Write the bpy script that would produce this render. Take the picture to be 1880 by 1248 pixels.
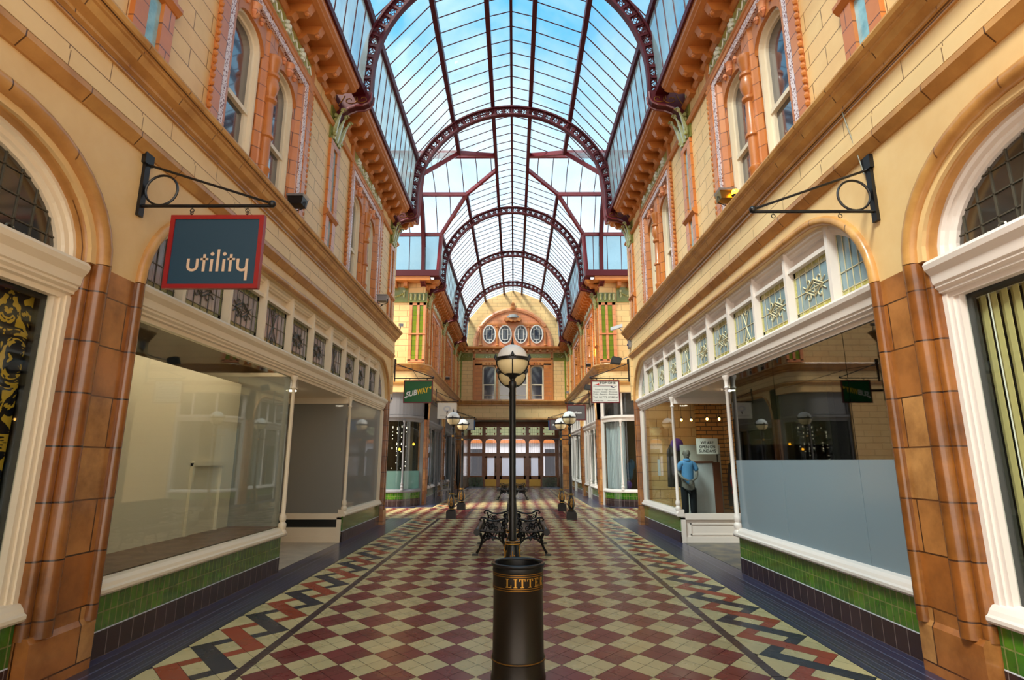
import bpy, math, random
from mathutils import Vector, Matrix
R = random.Random(7)
PI = math.pi
for o in list(bpy.data.objects): bpy.data.objects.remove(o)
SC = bpy.context.scene
COL = SC.collection

# ------------------------------------------------------------------ camera, sky, sun, exposure
cam = bpy.data.cameras.new('camera'); cam.sensor_width = 36; cam.lens = 1021/1880*36
cam.clip_start = 0.05; cam.clip_end = 500
co = bpy.data.objects.new('camera', cam); COL.objects.link(co)
co.location = (0.07, 0, 1.65)
co.rotation_euler = (math.radians(90+12.25), 0, math.radians(0.22))
SC.camera = co
SC.view_settings.view_transform = 'Standard'; SC.view_settings.look = 'None'
SC.view_settings.gamma = 1; SC.view_settings.use_curve_mapping = False
SC.view_settings.exposure = 0.0

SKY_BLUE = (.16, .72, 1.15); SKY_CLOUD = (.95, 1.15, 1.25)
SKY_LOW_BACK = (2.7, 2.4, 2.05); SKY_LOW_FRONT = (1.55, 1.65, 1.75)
W = bpy.data.worlds.new('sky'); SC.world = W; W.use_nodes = True
nt = W.node_tree; nt.nodes.clear()
def N(t, kind, **k):
    n = t.nodes.new(kind)
    for a, b in k.items(): setattr(n, a, b)
    return n
tc = N(nt, 'ShaderNodeTexCoord'); sep = N(nt, 'ShaderNodeSeparateXYZ')
nt.links.new(tc.outputs['Generated'], sep.inputs[0])
nz = N(nt, 'ShaderNodeTexNoise'); nz.inputs['Scale'].default_value = 2.6; nz.inputs['Detail'].default_value = 5
nt.links.new(tc.outputs['Generated'], nz.inputs['Vector'])
def wmap(src, a, b, c=0, d=1):
    r = N(nt, 'ShaderNodeMapRange', interpolation_type='SMOOTHSTEP'); nt.links.new(src, r.inputs[0])
    for q, v in zip((1, 2, 3, 4), (a, b, c, d)): r.inputs[q].default_value = v
    return r.outputs[0]
def wmix(f, a, b):
    m = N(nt, 'ShaderNodeMix', data_type='RGBA'); nt.links.new(f, m.inputs[0])
    for q, v in ((6, a), (7, b)):
        if isinstance(v, tuple): m.inputs[q].default_value = (*v, 1)
        else: nt.links.new(v, m.inputs[q])
    return m.outputs[2]
high = wmix(wmap(nz.outputs['Fac'], .42, .66), SKY_BLUE, SKY_CLOUD)       # patches of cloud overhead
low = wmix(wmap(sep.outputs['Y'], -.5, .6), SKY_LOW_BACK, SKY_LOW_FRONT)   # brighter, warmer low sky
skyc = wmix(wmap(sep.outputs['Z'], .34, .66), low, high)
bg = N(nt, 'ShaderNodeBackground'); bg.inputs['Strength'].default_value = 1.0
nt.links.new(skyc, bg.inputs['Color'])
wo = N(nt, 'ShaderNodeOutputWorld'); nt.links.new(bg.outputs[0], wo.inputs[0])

sl = bpy.data.lights.new('sun', 'SUN'); sl.energy = 9.0; sl.angle = math.radians(14); sl.color = (1.0, 0.91, 0.78)
so = bpy.data.objects.new('sun', sl); COL.objects.link(so); so.location = (-10, 0, 30)
so.rotation_euler = Vector((0.50, 0.42, -0.76)).to_track_quat('-Z', 'Y').to_euler()

# ------------------------------------------------------------------ helpers
ROOT = {}
def tag(o, label=None, cat=None, group=None, kind=None):
    if label: o['label'] = label
    if cat: o['category'] = cat
    if group: o['group'] = group
    if kind: o['kind'] = kind
    return o
def empty(name, loc, label=None, cat=None, group=None, kind=None):
    o = bpy.data.objects.new(name, None); COL.objects.link(o); o.location = loc
    o.empty_display_size = .1
    ROOT[o] = Vector(loc); return tag(o, label, cat, group, kind)

class MB:
    def __init__(s): s.v = []; s.f = []; s.c = []
    def add(s, vs, fs, col=None):
        b = len(s.v); s.v += [tuple(p) for p in vs]
        for f in fs: s.f.append(tuple(b+i for i in f)); s.c.append(col)
        return s
    def box(s, x0, x1, y0, y1, z0, z1):
        x0, x1 = min(x0, x1), max(x0, x1); y0, y1 = min(y0, y1), max(y0, y1); z0, z1 = min(z0, z1), max(z0, z1)
        vs = [(x, y, z) for z in (z0, z1) for y in (y0, y1) for x in (x0, x1)]
        return s.add(vs, [(0,2,3,1),(4,5,7,6),(0,1,5,4),(2,6,7,3),(0,4,6,2),(1,3,7,5)])
    def prism(s, pts, axis, a, b):
        # pts in the two remaining axes (order x,y,z without axis)
        def m(p, t):
            q = list(p); q.insert('xyz'.index(axis), t); return q
        n = len(pts)
        return s.add([m(p, a) for p in pts]+[m(p, b) for p in pts],
                     [tuple(range(n))[::-1], tuple(range(n, 2*n))]+[(i, (i+1) % n, n+(i+1) % n, n+i) for i in range(n)])
    def lathe(s, prof, c=(0,0,0), n=16, caps=True, sx=1, sy=1):
        vs = []; m = len(prof)
        for r, z in prof:
            for i in range(n):
                a = 2*PI*i/n; vs.append((c[0]+r*math.cos(a)*sx, c[1]+r*math.sin(a)*sy, c[2]+z))
        fs = [(j*n+i, j*n+(i+1) % n, (j+1)*n+(i+1) % n, (j+1)*n+i) for j in range(m-1) for i in range(n)]
        if caps: fs += [tuple(range(n))[::-1], tuple(range((m-1)*n, m*n))]
        return s.add(vs, fs)
    def sweep(s, path, prof, bn, closed=False, caps=True):
        # planar path; profile (a,b): a along in-plane normal cross(bn,t), b along bn
        bn = Vector(bn).normalized(); P = [Vector(p) for p in path]; n = len(P); k = len(prof); vs = []
        for i in range(n):
            if closed: t0 = P[i]-P[i-1]; t1 = P[(i+1) % n]-P[i]
            else:
                t0 = P[i]-P[i-1] if i else P[1]-P[0]
                t1 = P[i+1]-P[i] if i < n-1 else t0
            t0.normalize(); t1.normalize()
            n0 = bn.cross(t0); n1 = bn.cross(t1); nn = n0+n1
            if nn.length < 1e-6: nn = n0
            nn.normalize(); sc = 1/max(.3, nn.dot(n0))
            for a, b in prof: vs.append(P[i]+nn*a*sc+bn*b)
        fs = []
        for i in range(n if closed else n-1):
            j = (i+1) % n
            for q in range(k): fs.append((i*k+q, i*k+(q+1) % k, j*k+(q+1) % k, j*k+q))
        if caps and not closed: fs += [tuple(range(k))[::-1], tuple(range((n-1)*k, n*k))]
        return s.add(vs, fs)
    def tube(s, path, r, n=8, closed=False):
        P = [Vector(p) for p in path]; vs = []; m = len(P)
        rs = r if isinstance(r, (list, tuple)) else [r]*m
        up = Vector((0, 0, 1)); d0 = (P[1]-P[0]).normalized()
        if abs(d0.dot(up)) > .9: up = Vector((1, 0, 0))
        u = d0.cross(up).normalized()
        for i in range(m):
            if closed: d = (P[(i+1) % m]-P[i-1]).normalized()
            else: d = (P[min(i+1, m-1)]-P[max(i-1, 0)]).normalized()
            u = (u-d*u.dot(d)).normalized(); w = d.cross(u)
            for q in range(n):
                a = 2*PI*q/n; vs.append(P[i]+u*math.cos(a)*rs[i]+w*math.sin(a)*rs[i])
        fs = [(i*n+q, i*n+(q+1) % n, ((i+1) % m)*n+(q+1) % n, ((i+1) % m)*n+q) for i in range(m if closed else m-1) for q in range(n)]
        if not closed: fs += [tuple(range(n))[::-1], tuple(range((m-1)*n, m*n))]
        return s.add(vs, fs)
    def sphere(s, c, r, n=12, m=8, sx=1, sy=1, sz=1, z0=-1, z1=1):
        a0 = math.asin(z0); a1 = math.asin(z1)
        pr = [(r*math.cos(a0+(a1-a0)*i/m)+1e-5, r*sz*math.sin(a0+(a1-a0)*i/m)) for i in range(m+1)]
        return s.lathe(pr, c, n, True, sx, sy)
    def build(s, name, mat, parent=None, smooth=False, label=None, cat=None, group=None, kind=None, cols=False):
        me = bpy.data.meshes.new(name)
        off = Vector((0, 0, 0)); p = parent
        if p is not None: off = ROOT[p]
        vs = [(a-off.x, b-off.y, c-off.z) for a, b, c in s.v]
        if parent is None and s.v:
            xs, ys, zs = zip(*s.v); off = Vector(((min(xs)+max(xs))/2, (min(ys)+max(ys))/2, min(zs)))
            vs = [(a-off.x, b-off.y, c-off.z) for a, b, c in s.v]
        me.from_pydata(vs, [], s.f)
        import bmesh
        bm = bmesh.new(); bm.from_mesh(me); bmesh.ops.recalc_face_normals(bm, faces=bm.faces[:]) if not cols else None
        bm.to_mesh(me); bm.free()
        if cols:
            at = me.color_attributes.new('tint', 'FLOAT_COLOR', 'CORNER')
            for pl in me.polygons:
                c = s.c[pl.index] or (1, 1, 1)
                for li in pl.loop_indices: at.data[li].color = (*c, 1)
        me.materials.append(mat)
        if smooth:
            me.polygons.foreach_set('use_smooth', [True]*len(me.polygons))
            try: me.set_sharp_from_angle(angle=math.radians(40))
            except Exception: pass
        o = bpy.data.objects.new(name, me); COL.objects.link(o)
        if parent is not None: o.parent = parent; ROOT[o] = ROOT[parent]
        else: o.location = off; ROOT[o] = off
        return tag(o, label, cat, group, kind)

def dup(root, loc, rotz=None, label=None, group=None, scale=None):
    def cp(o, par):
        c = o.copy(); COL.objects.link(c); c.parent = par
        for ch in list(o.children): cp(ch, c)
        return c
    r = cp(root, None); r.location = loc
    if rotz is not None: r.rotation_euler = (0, 0, rotz)
    if label: r['label'] = label
    if group: r['group'] = group
    if scale: r.scale = scale
    return r

def arch(y0, y1, zs, zt, ry, d=0, n=10, z0=None):
    """rounded-top opening outline (y,z), offset outward by d"""
    y0 -= d; y1 += d; zt += d; ry = ry+d; pts = []
    if z0 is not None: pts.append((y0, z0))
    for i in range(n+1):
        a = PI-PI/2*i/n; pts.append((y0+ry+ry*math.cos(a), zs+(zt-zs)*math.sin(a)))
    for i in range(n+1):
        a = PI/2-PI/2*i/n; pts.append((y1-ry+ry*math.cos(a), zs+(zt-zs)*math.sin(a)))
    if z0 is not None: pts.append((y1, z0))
    return pts

# ------------------------------------------------------------------ materials
def srgb(c):
    return tuple(((x/255)/12.92 if x/255 <= .04045 else ((x/255+.055)/1.055)**2.4) for x in c)
MATS = {}
def mat(name, col, rough=.5, metal=0, spec=.5, brick=None, col2=None, mort=None, noise=0, nscale=2.0, ncol=None, bump=.3,
        emit=None, estr=0, coat=0, seed=0.0, offset=.5, vloc=None):
    m = bpy.data.materials.new(name); m.use_nodes = True; t = m.node_tree; L = t.links.new
    b = t.nodes['Principled BSDF']; c = srgb(col)
    b.inputs['Roughness'].default_value = rough; b.inputs['Metallic'].default_value = metal
    b.inputs['Specular IOR Level'].default_value = spec; b.inputs['Coat Weight'].default_value = coat
    b.inputs['Coat Roughness'].default_value = .12
    out = None
    g = N(t, 'ShaderNodeNewGeometry')
    if brick:
        sp = N(t, 'ShaderNodeSeparateXYZ'); L(g.outputs['Position'], sp.inputs[0])
        sn = N(t, 'ShaderNodeSeparateXYZ'); L(g.outputs['True Normal'], sn.inputs[0])
        ab = N(t, 'ShaderNodeMath', operation='ABSOLUTE'); L(sn.outputs['X'], ab.inputs[0])
        gt = N(t, 'ShaderNodeMath', operation='GREATER_THAN'); gt.inputs[1].default_value = .6; L(ab.outputs[0], gt.inputs[0])
        mx = N(t, 'ShaderNodeMix', data_type='FLOAT'); L(gt.outputs[0], mx.inputs[0]); L(sp.outputs['X'], mx.inputs[2]); L(sp.outputs['Y'], mx.inputs[3])
        az = N(t, 'ShaderNodeMath', operation='ABSOLUTE'); L(sn.outputs['Z'], az.inputs[0])
        g2 = N(t, 'ShaderNodeMath', operation='GREATER_THAN'); g2.inputs[1].default_value = .7; L(az.outputs[0], g2.inputs[0])
        my = N(t, 'ShaderNodeMix', data_type='FLOAT'); L(g2.outputs[0], my.inputs[0]); L(sp.outputs['Z'], my.inputs[2]); L(sp.outputs['X'], my.inputs[3])
        cb = N(t, 'ShaderNodeCombineXYZ'); L(mx.outputs[0], cb.inputs[0]); L(my.outputs[0], cb.inputs[1])
        mp = N(t, 'ShaderNodeMapping'); mp.inputs['Location'].default_value = (10.0+seed, 10.0+seed if vloc is None else vloc, 0); L(cb.outputs[0], mp.inputs[0])
        bt = N(t, 'ShaderNodeTexBrick'); L(mp.outputs[0], bt.inputs['Vector'])
        bt.offset = offset
        bt.inputs['Scale'].default_value = 1; bt.inputs['Brick Width'].default_value = brick[0]; bt.inputs['Row Height'].default_value = brick[1]
        bt.inputs['Mortar Size'].default_value = brick[2]; bt.inputs['Mortar Smooth'].default_value = .15; bt.inputs['Bias'].default_value = 0
        bt.inputs['Color1'].default_value = (*c, 1); bt.inputs['Color2'].default_value = (*srgb(col2 or col), 1)
        bt.inputs['Mortar'].default_value = (*srgb(mort or tuple(x*.45 for x in col)), 1)
        out = bt.outputs['Color']
        bp = N(t, 'ShaderNodeBump'); bp.inputs['Strength'].default_value = bump; bp.inputs['Distance'].default_value = .01; bp.invert = True
        L(bt.outputs['Fac'], bp.inputs['Height']); L(bp.outputs[0], b.inputs['Normal'])
    if noise:
        nz = N(t, 'ShaderNodeTexNoise'); nz.inputs['Scale'].default_value = nscale; nz.inputs['Detail'].default_value = 6; nz.inputs['Roughness'].default_value = .62
        L(g.outputs['Position'], nz.inputs['Vector'])
        r = N(t, 'ShaderNodeMapRange'); r.inputs[1].default_value = .38; r.inputs[2].default_value = .72; r.inputs[3].default_value = 0; r.inputs[4].default_value = noise
        L(nz.outputs['Fac'], r.inputs[0])
        mx = N(t, 'ShaderNodeMix', data_type='RGBA'); L(r.outputs[0], mx.inputs[0])
        if out: L(out, mx.inputs[6])
        else: mx.inputs[6].default_value = (*c, 1)
        mx.inputs[7].default_value = (*srgb(ncol or tuple(x*.55 for x in col)), 1)
        out = mx.outputs[2]
    if out: L(out, b.inputs['Base Color'])
    else: b.inputs['Base Color'].default_value = (*c, 1)
    if emit:
        b.inputs['Emission Color'].default_value = (*srgb(emit), 1); b.inputs['Emission Strength'].default_value = estr
    MATS[name] = m; return m

def glassmat(name, tint, refl=.5, milk=0, milkcol=(220, 225, 230), rough=.02, noise=0):
    m = bpy.data.materials.new(name); m.use_nodes = True; t = m.node_tree; L = t.links.new; t.nodes.clear()
    o = N(t, 'ShaderNodeOutputMaterial'); tr = N(t, 'ShaderNodeBsdfTransparent'); tr.inputs[0].default_value = (*srgb(tint), 1)
    gl = N(t, 'ShaderNodeBsdfGlossy'); gl.inputs['Roughness'].default_value = rough; gl.inputs['Color'].default_value = (.95, .97, 1, 1)
    lw = N(t, 'ShaderNodeLayerWeight'); lw.inputs['Blend'].default_value = .5
    pw = N(t, 'ShaderNodeMath', operation='POWER'); pw.inputs[1].default_value = 4; L(lw.outputs['Facing'], pw.inputs[0])
    mu = N(t, 'ShaderNodeMath', operation='MULTIPLY_ADD'); mu.inputs[1].default_value = refl*.9; mu.inputs[2].default_value = refl*.05; L(pw.outputs[0], mu.inputs[0]); mu.use_clamp = True
    src = tr.outputs[0]
    if milk:
        df = N(t, 'ShaderNodeBsdfTranslucent'); df.inputs[0].default_value = (*srgb(milkcol), 1)
        d2 = N(t, 'ShaderNodeBsdfDiffuse'); d2.inputs[0].default_value = (*srgb(milkcol), 1)
        ms = N(t, 'ShaderNodeMixShader'); ms.inputs[0].default_value = .5; L(df.outputs[0], ms.inputs[1]); L(d2.outputs[0], ms.inputs[2])
        mm = N(t, 'ShaderNodeMixShader'); mm.inputs[0].default_value = milk; L(src, mm.inputs[1]); L(ms.outputs[0], mm.inputs[2]); src = mm.outputs[0]
        if noise:
            g = N(t, 'ShaderNodeNewGeometry'); nz = N(t, 'ShaderNodeTexNoise'); nz.inputs['Scale'].default_value = .9; nz.inputs['Detail'].default_value = 8
            L(g.outputs['Position'], nz.inputs['Vector'])
            r = N(t, 'ShaderNodeMapRange'); r.inputs[1].default_value = .35; r.inputs[2].default_value = .75; r.inputs[3].default_value = max(0, milk-noise); r.inputs[4].default_value = min(1, milk+noise)
            L(nz.outputs['Fac'], r.inputs[0]); L(r.outputs[0], mm.inputs[0])
    mx = N(t, 'ShaderNodeMixShader'); L(mu.outputs[0], mx.inputs[0]); L(src, mx.inputs[1]); L(gl.outputs[0], mx.inputs[2])
    L(mx.outputs[0], o.inputs[0]); MATS[name] = m; return m

M = MATS
mat('stone', (226, 190, 132), .42, brick=(.62, .232, .006), col2=(229, 186, 128), mort=(116, 80, 44), noise=.42, nscale=1.6, ncol=(196, 144, 84), bump=.5)
mat('stone_large', (224, 192, 138), .42, brick=(.86, .275, .005), col2=(232, 196, 140), mort=(120, 86, 50), noise=.40, nscale=1.3, ncol=(204, 158, 100), bump=.5, seed=.05)
mat('stone_plain', (222, 186, 130), .42, noise=.45, nscale=1.8, ncol=(200, 150, 90))
mat('stone_mould', (200, 150, 84), .33, brick=(.62, 5, .006), col2=(196, 138, 74), mort=(84, 52, 24), noise=.7, nscale=2.5, ncol=(136, 84, 36), coat=.2)
mat('terracotta', (208, 130, 62), .33, brick=(.5, .24, .007), col2=(196, 112, 48), mort=(104, 56, 24), noise=.5, nscale=2.4, ncol=(164, 88, 34), coat=.3, bump=.5)
mat('terracotta_plain', (192, 116, 54), .36, noise=.5, nscale=3, ncol=(150, 80, 32), coat=.2)
mat('terracotta_pink', (214, 148, 104), .4, brick=(.42, .2, .006), col2=(216, 130, 86), mort=(150, 84, 56), noise=.3, nscale=3, ncol=(200, 110, 66))
mat('pier_glaze', (150, 92, 38), .24, brick=(.46, .42, .007), col2=(134, 76, 30), mort=(48, 26, 12), noise=.85, nscale=2.8, ncol=(84, 46, 18), coat=.45, bump=.6)
mat('pier_face', (198, 142, 82), .28, brick=(.52, .42, .007), col2=(164, 94, 38), mort=(60, 32, 14), noise=1.0, nscale=2.6, ncol=(112, 62, 24), coat=.5, bump=.6)
mat('cream_paint', (230, 212, 184), .38, noise=.2, nscale=5, ncol=(216, 192, 160))
mat('white_paint', (220, 208, 200), .35, noise=.15, nscale=5, ncol=(206, 194, 186))
mat('grey_paint', (112, 112, 116), .4)
mat('crimson', (76, 13, 21), .5, spec=.3)
mat('maroon_light', (108, 22, 32), .35, coat=.3)
mat('gold', (206, 150, 60), .35, metal=.6)
mat('dark_gold', (150, 104, 40), .4, metal=.7)
mat('iron', (20, 19, 20), .32, metal=.3, spec=.6, noise=.3, nscale=8, ncol=(40, 36, 34))
mat('iron_brown', (40, 30, 20), .36, metal=.3, noise=.5, nscale=9, ncol=(24, 18, 14))
mat('green_tile', (34, 92, 18), .16, brick=(.085, .15, .006), col2=(72, 122, 22), mort=(120, 124, 70), noise=.6, nscale=9, ncol=(14, 60, 16), coat=.6, bump=.6, offset=0, vloc=.08)
mat('green_tile_dark', (16, 56, 24), .16, brick=(.12, .16, .006), col2=(24, 72, 28), mort=(60, 80, 50), coat=.8, offset=0)
mat('black_tile', (40, 27, 30), .2, brick=(.17, .22, .005), col2=(54, 36, 40), mort=(110, 96, 92), coat=.3, offset=0, vloc=.44)
mat('green_glaze', (118, 114, 50), .22, noise=.6, nscale=5, ncol=(78, 104, 30), coat=.7)
mat('green_strip', (104, 122, 24), .18, brick=(5, .2, .006), col2=(120, 138, 30), mort=(60, 70, 20), noise=.5, nscale=6, ncol=(90, 110, 20), coat=.8)
mat('frieze_green', (150, 150, 84), .25, noise=.4, nscale=5, ncol=(116, 124, 50), coat=.5)
mat('white_relief', (214, 214, 196), .3, coat=.5)
mat('green_relief', (140, 136, 66), .25, noise=.5, nscale=12, ncol=(196, 196, 160), coat=.6)
mat('niche_glass', (150, 190, 196), .2, noise=.8, nscale=5, ncol=(96, 140, 150), coat=.5)
mat('dark_glass', (34, 42, 58), .05, spec=1.0, coat=1.0)
mat('sash_glass', (30, 36, 52), .04, spec=1.0, coat=1.0)
mat('fan_glass', (52, 44, 34), .12, spec=.9, noise=.8, nscale=3, ncol=(22, 24, 20), coat=.8)
mat('lead', (96, 92, 80), .4, metal=.6)
mat('lead_light', (206, 196, 160), .4, metal=.2)
mat('lead_dark', (60, 56, 52), .4, metal=.5)
mat('mauve_pane', (156, 144, 152), .15, brick=(.125, 5, .004), col2=(138, 128, 138), mort=(70, 66, 66), noise=.4, nscale=3, ncol=(104, 98, 108), coat=.6)
mat('blue_pane', (124, 150, 158), .15, noise=.5, nscale=4, ncol=(84, 108, 122), coat=.6)
mat('amber_pane', (190, 182, 100), .2, noise=.8, nscale=26, ncol=(90, 88, 44), coat=.5)
mat('olive_pane', (92, 98, 44), .2, noise=.8, nscale=22, ncol=(40, 48, 24), coat=.5)
mat('navy_board', (20, 58, 78), .45)
mat('red_frame', (140, 6, 10), .35, coat=.2)
mat('dark_red_frame', (104, 10, 20), .4)
mat('sign_letter', (206, 176, 148), .5)
mat('subway_green', (0, 100, 46), .4)
mat('yellow', (250, 205, 20), .4)
mat('white', (238, 238, 238), .4)
mat('off_white', (226, 222, 214), .5)
mat('grey_board', (92, 86, 88), .5)
mat('blue_board', (18, 84, 136), .4)
mat('black', (14, 13, 14), .45)
mat('dark_grey', (52, 52, 54), .5)
mat('mid_grey', (128, 128, 128), .5)
mat('navy', (24, 26, 74), .5)
mat('red', (190, 24, 34), .5)
mat('steel', (150, 150, 154), .35, metal=.7)
mat('display_wall', (226, 212, 184), .6, noise=.15, nscale=2, ncol=(206, 188, 156))
mat('wood_shelf', (126, 96, 76), .5, noise=.5, nscale=5, ncol=(98, 70, 54))
mat('wood', (168, 96, 38), .35, noise=.5, nscale=4, ncol=(92, 42, 16), coat=.3)
mat('brass', (150, 122, 62), .28, metal=.9)
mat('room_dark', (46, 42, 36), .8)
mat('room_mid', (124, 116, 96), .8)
mat('room_floor', (130, 100, 72), .5)
mat('grey_blind', (190, 186, 174), .6, noise=.15, nscale=1)
mat('pale_blind', (186, 182, 186), .6)
mat('yellow_blind', (222, 204, 140), .6)
mat('recess_floor', (196, 178, 152), .6, noise=.6, nscale=2.5, ncol=(150, 132, 112))
mat('recess_floor_dark', (84, 82, 84), .5, noise=.7, nscale=3, ncol=(150, 134, 104))
mat('skin_grey', (126, 120, 114), .5)
mat('polo_blue', (96, 156, 214), .7, noise=.2, nscale=20)
mat('trousers', (22, 24, 32), .8)
mat('cloth_teal', (30, 84, 116), .8)
mat('cloth_red', (170, 24, 40), .8)
mat('cloth_purple', (88, 60, 150), .8)
mat('paper', (232, 228, 224), .6)
mat('street_wall', (206, 200, 206), .7, emit=(220, 220, 235), estr=0)
mat('street_dark', (58, 56, 62), .7)
mat('street_orange', (206, 120, 60), .7)
mat('pavement', (170, 168, 166), .7)
mat('brick_yellow', (190, 140, 74), .6, brick=(.3, .11, .012), col2=(168, 116, 56), mort=(60, 44, 24))
mat('cardboard', (208, 206, 196), .6)
mat('panel_brown', (104, 50, 24), .5)
mat('screen_grey', (200, 202, 208), .6)
mat('navy_edge', (44, 50, 84), .3, brick=(.28, .11, .005), col2=(38, 40, 60), mort=(84, 90, 116), coat=.25)
mat('grout', (66, 52, 46), .7)
mat('bulb', (255, 200, 120), .5, emit=(255, 176, 84), estr=40)
mat('globe_low', (246, 226, 176), .3, emit=(255, 224, 160), estr=.0)
mat('globe_up', (240, 236, 228), .3)
mat('amber_lamp', (255, 180, 40), .3, emit=(255, 170, 30), estr=14)
mat('string_light', (255, 240, 210), .3, emit=(255, 236, 200), estr=10)
glassmat('roof_glass', (222, 240, 248), .25, milk=.16, milkcol=(236, 244, 248), noise=.16)
glassmat('side_glass', (150, 190, 205), .25, milk=.5, milkcol=(176, 200, 208), noise=.2)
glassmat('shop_glass', (240, 244, 242), .42)
glassmat('shop_glass_dark', (150, 158, 150), .85)
glassmat('frost_glass', (200, 216, 222), .5, milk=.82, milkcol=(176, 192, 202), rough=.18)
glassmat('frost_teal', (190, 214, 214), .5, milk=.72, milkcol=(170, 206, 206), rough=.12)
glassmat('grey_glass', (180, 178, 170), .4, milk=.7, milkcol=(196, 192, 182))
glassmat('door_glass', (240, 244, 250), .4, milk=.55, milkcol=(240, 242, 250))
glassmat('clear_pane', (236, 240, 244), .5)
glassmat('green_light', (240, 246, 214), .3, milk=.6, milkcol=(250, 252, 222))
glassmat('red_light', (200, 30, 30), .3, milk=.5, milkcol=(220, 40, 40))
glassmat('far_pane', (150, 148, 150), .6, milk=.35, milkcol=(120, 116, 112), noise=.3)

def pattern_mat(name, a, b, kind):
    m = bpy.data.materials.new(name); m.use_nodes = True; t = m.node_tree; L = t.links.new
    p = t.nodes['Principled BSDF']; g = N(t, 'ShaderNodeNewGeometry')
    if kind == 'lace':
        v = N(t, 'ShaderNodeTexVoronoi', feature='DISTANCE_TO_EDGE'); v.inputs['Scale'].default_value = 26; L(g.outputs['Position'], v.inputs['Vector'])
        r = N(t, 'ShaderNodeValToRGB'); r.color_ramp.elements[0].position = .13; r.color_ramp.elements[1].position = .22
        L(v.outputs['Distance'], r.inputs[0]); p.inputs['Roughness'].default_value = .3; fac = r.outputs[0]
    else:   # damask
        sp = N(t, 'ShaderNodeSeparateXYZ'); L(g.outputs['Position'], sp.inputs[0])
        def mth(op, x, y=None):
            n = N(t, 'ShaderNodeMath', operation=op)
            for i, q in enumerate((x, y)):
                if q is None: continue
                if isinstance(q, (int, float)): n.inputs[i].default_value = q
                else: L(q, n.inputs[i])
            return n.outputs[0]
        u = mth('PINGPONG', sp.outputs['Y'], .21); v = mth('PINGPONG', mth('ADD', sp.outputs['Z'], 10), .62)
        cb = N(t, 'ShaderNodeCombineXYZ'); L(u, cb.inputs[0]); L(v, cb.inputs[1])
        nz = N(t, 'ShaderNodeTexNoise'); nz.inputs['Scale'].default_value = 4.5; nz.inputs['Detail'].default_value = 2; nz.inputs['Distortion'].default_value = 2.2
        L(cb.outputs[0], nz.inputs['Vector'])
        wv = mth('SINE', mth('MULTIPLY', nz.outputs['Fac'], 22))
        r = N(t, 'ShaderNodeValToRGB'); r.color_ramp.elements[0].position = .47; r.color_ramp.elements[1].position = .53
        L(mth('MULTIPLY_ADD', wv, .5), r.inputs[0]) if False else L(mth('ADD', mth('MULTIPLY', wv, .5), .45), r.inputs[0]); fac = r.outputs[0]
        p.inputs['Roughness'].default_value = .35
    mx = N(t, 'ShaderNodeMix', data_type='RGBA'); L(fac, mx.inputs[0]); mx.inputs[6].default_value = (*srgb(a), 1); mx.inputs[7].default_value = (*srgb(b), 1)
    L(mx.outputs[2], p.inputs['Base Color']); M[name] = m
pattern_mat('lace', (226, 206, 206), (124, 64, 50), 'lace')
pattern_mat('damask', (20, 20, 28), (226, 178, 60), 'damask')
m = bpy.data.materials.new('floor_tile'); m.use_nodes = True; t = m.node_tree; p = t.nodes['Principled BSDF']
at = N(t, 'ShaderNodeAttribute'); at.attribute_name = 'tint'; g = N(t, 'ShaderNodeNewGeometry'); nz = N(t, 'ShaderNodeTexNoise'); nz.inputs['Scale'].default_value = 2.4; nz.inputs['Detail'].default_value = 7
t.links.new(g.outputs['Position'], nz.inputs['Vector'])
mx = N(t, 'ShaderNodeMix', data_type='RGBA', blend_type='MULTIPLY'); mx.inputs[0].default_value = .25
t.links.new(at.outputs['Color'], mx.inputs[6]); rr = N(t, 'ShaderNodeMapRange'); rr.inputs[1].default_value = .3; rr.inputs[2].default_value = .7; rr.inputs[3].default_value = .6; rr.inputs[4].default_value = 1.15
t.links.new(nz.outputs['Fac'], rr.inputs[0]); t.links.new(rr.outputs[0], mx.inputs[7]); t.links.new(mx.outputs[2], p.inputs['Base Color'])
r2 = N(t, 'ShaderNodeMapRange'); r2.inputs[1].default_value = .3; r2.inputs[2].default_value = .7; r2.inputs[3].default_value = .2; r2.inputs[4].default_value = .36
t.links.new(nz.outputs['Fac'], r2.inputs[0]); t.links.new(r2.outputs[0], p.inputs['Roughness']); p.inputs['Specular IOR Level'].default_value = .6
M['floor_tile'] = m

# ------------------------------------------------------------------ text
def text_mb(txt, h, bold=0.0, shear=0, spacing=1.0, depth=.004, width=None):
    cu = bpy.data.curves.new('t', 'FONT'); cu.body = txt; cu.size = h; cu.offset = bold; cu.shear = shear; cu.space_character = spacing
    cu.extrude = depth/2; cu.resolution_u = 3; cu.align_x = 'CENTER'
    o = bpy.data.objects.new('t', cu); COL.objects.link(o)
    me = bpy.data.meshes.new_from_object(o); bpy.data.objects.remove(o); bpy.data.curves.remove(cu)
    vs = [tuple(v.co) for v in me.vertices]; fs = [tuple(p.vertices) for p in me.polygons]; bpy.data.meshes.remove(me)
    if vs:
        x0 = min(v[0] for v in vs); x1 = max(v[0] for v in vs)
        k = (width/(x1-x0)) if width else 1; c = (x0+x1)/2
        vs = [((v[0]-c)*k, v[1], v[2]) for v in vs]
    return vs, fs
def put_text(mb, txt, h, cx, y, z, rot=0, **k):
    """upright text facing -Y (towards the camera), centred on cx, baseline z"""
    vs, fs = text_mb(txt, h, **k)
    c, s = math.cos(rot), math.sin(rot)
    mb.add([(cx+a*c-b*s, y-w, z+a*s+b*c) for a, b, w in vs], fs); return mb

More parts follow.
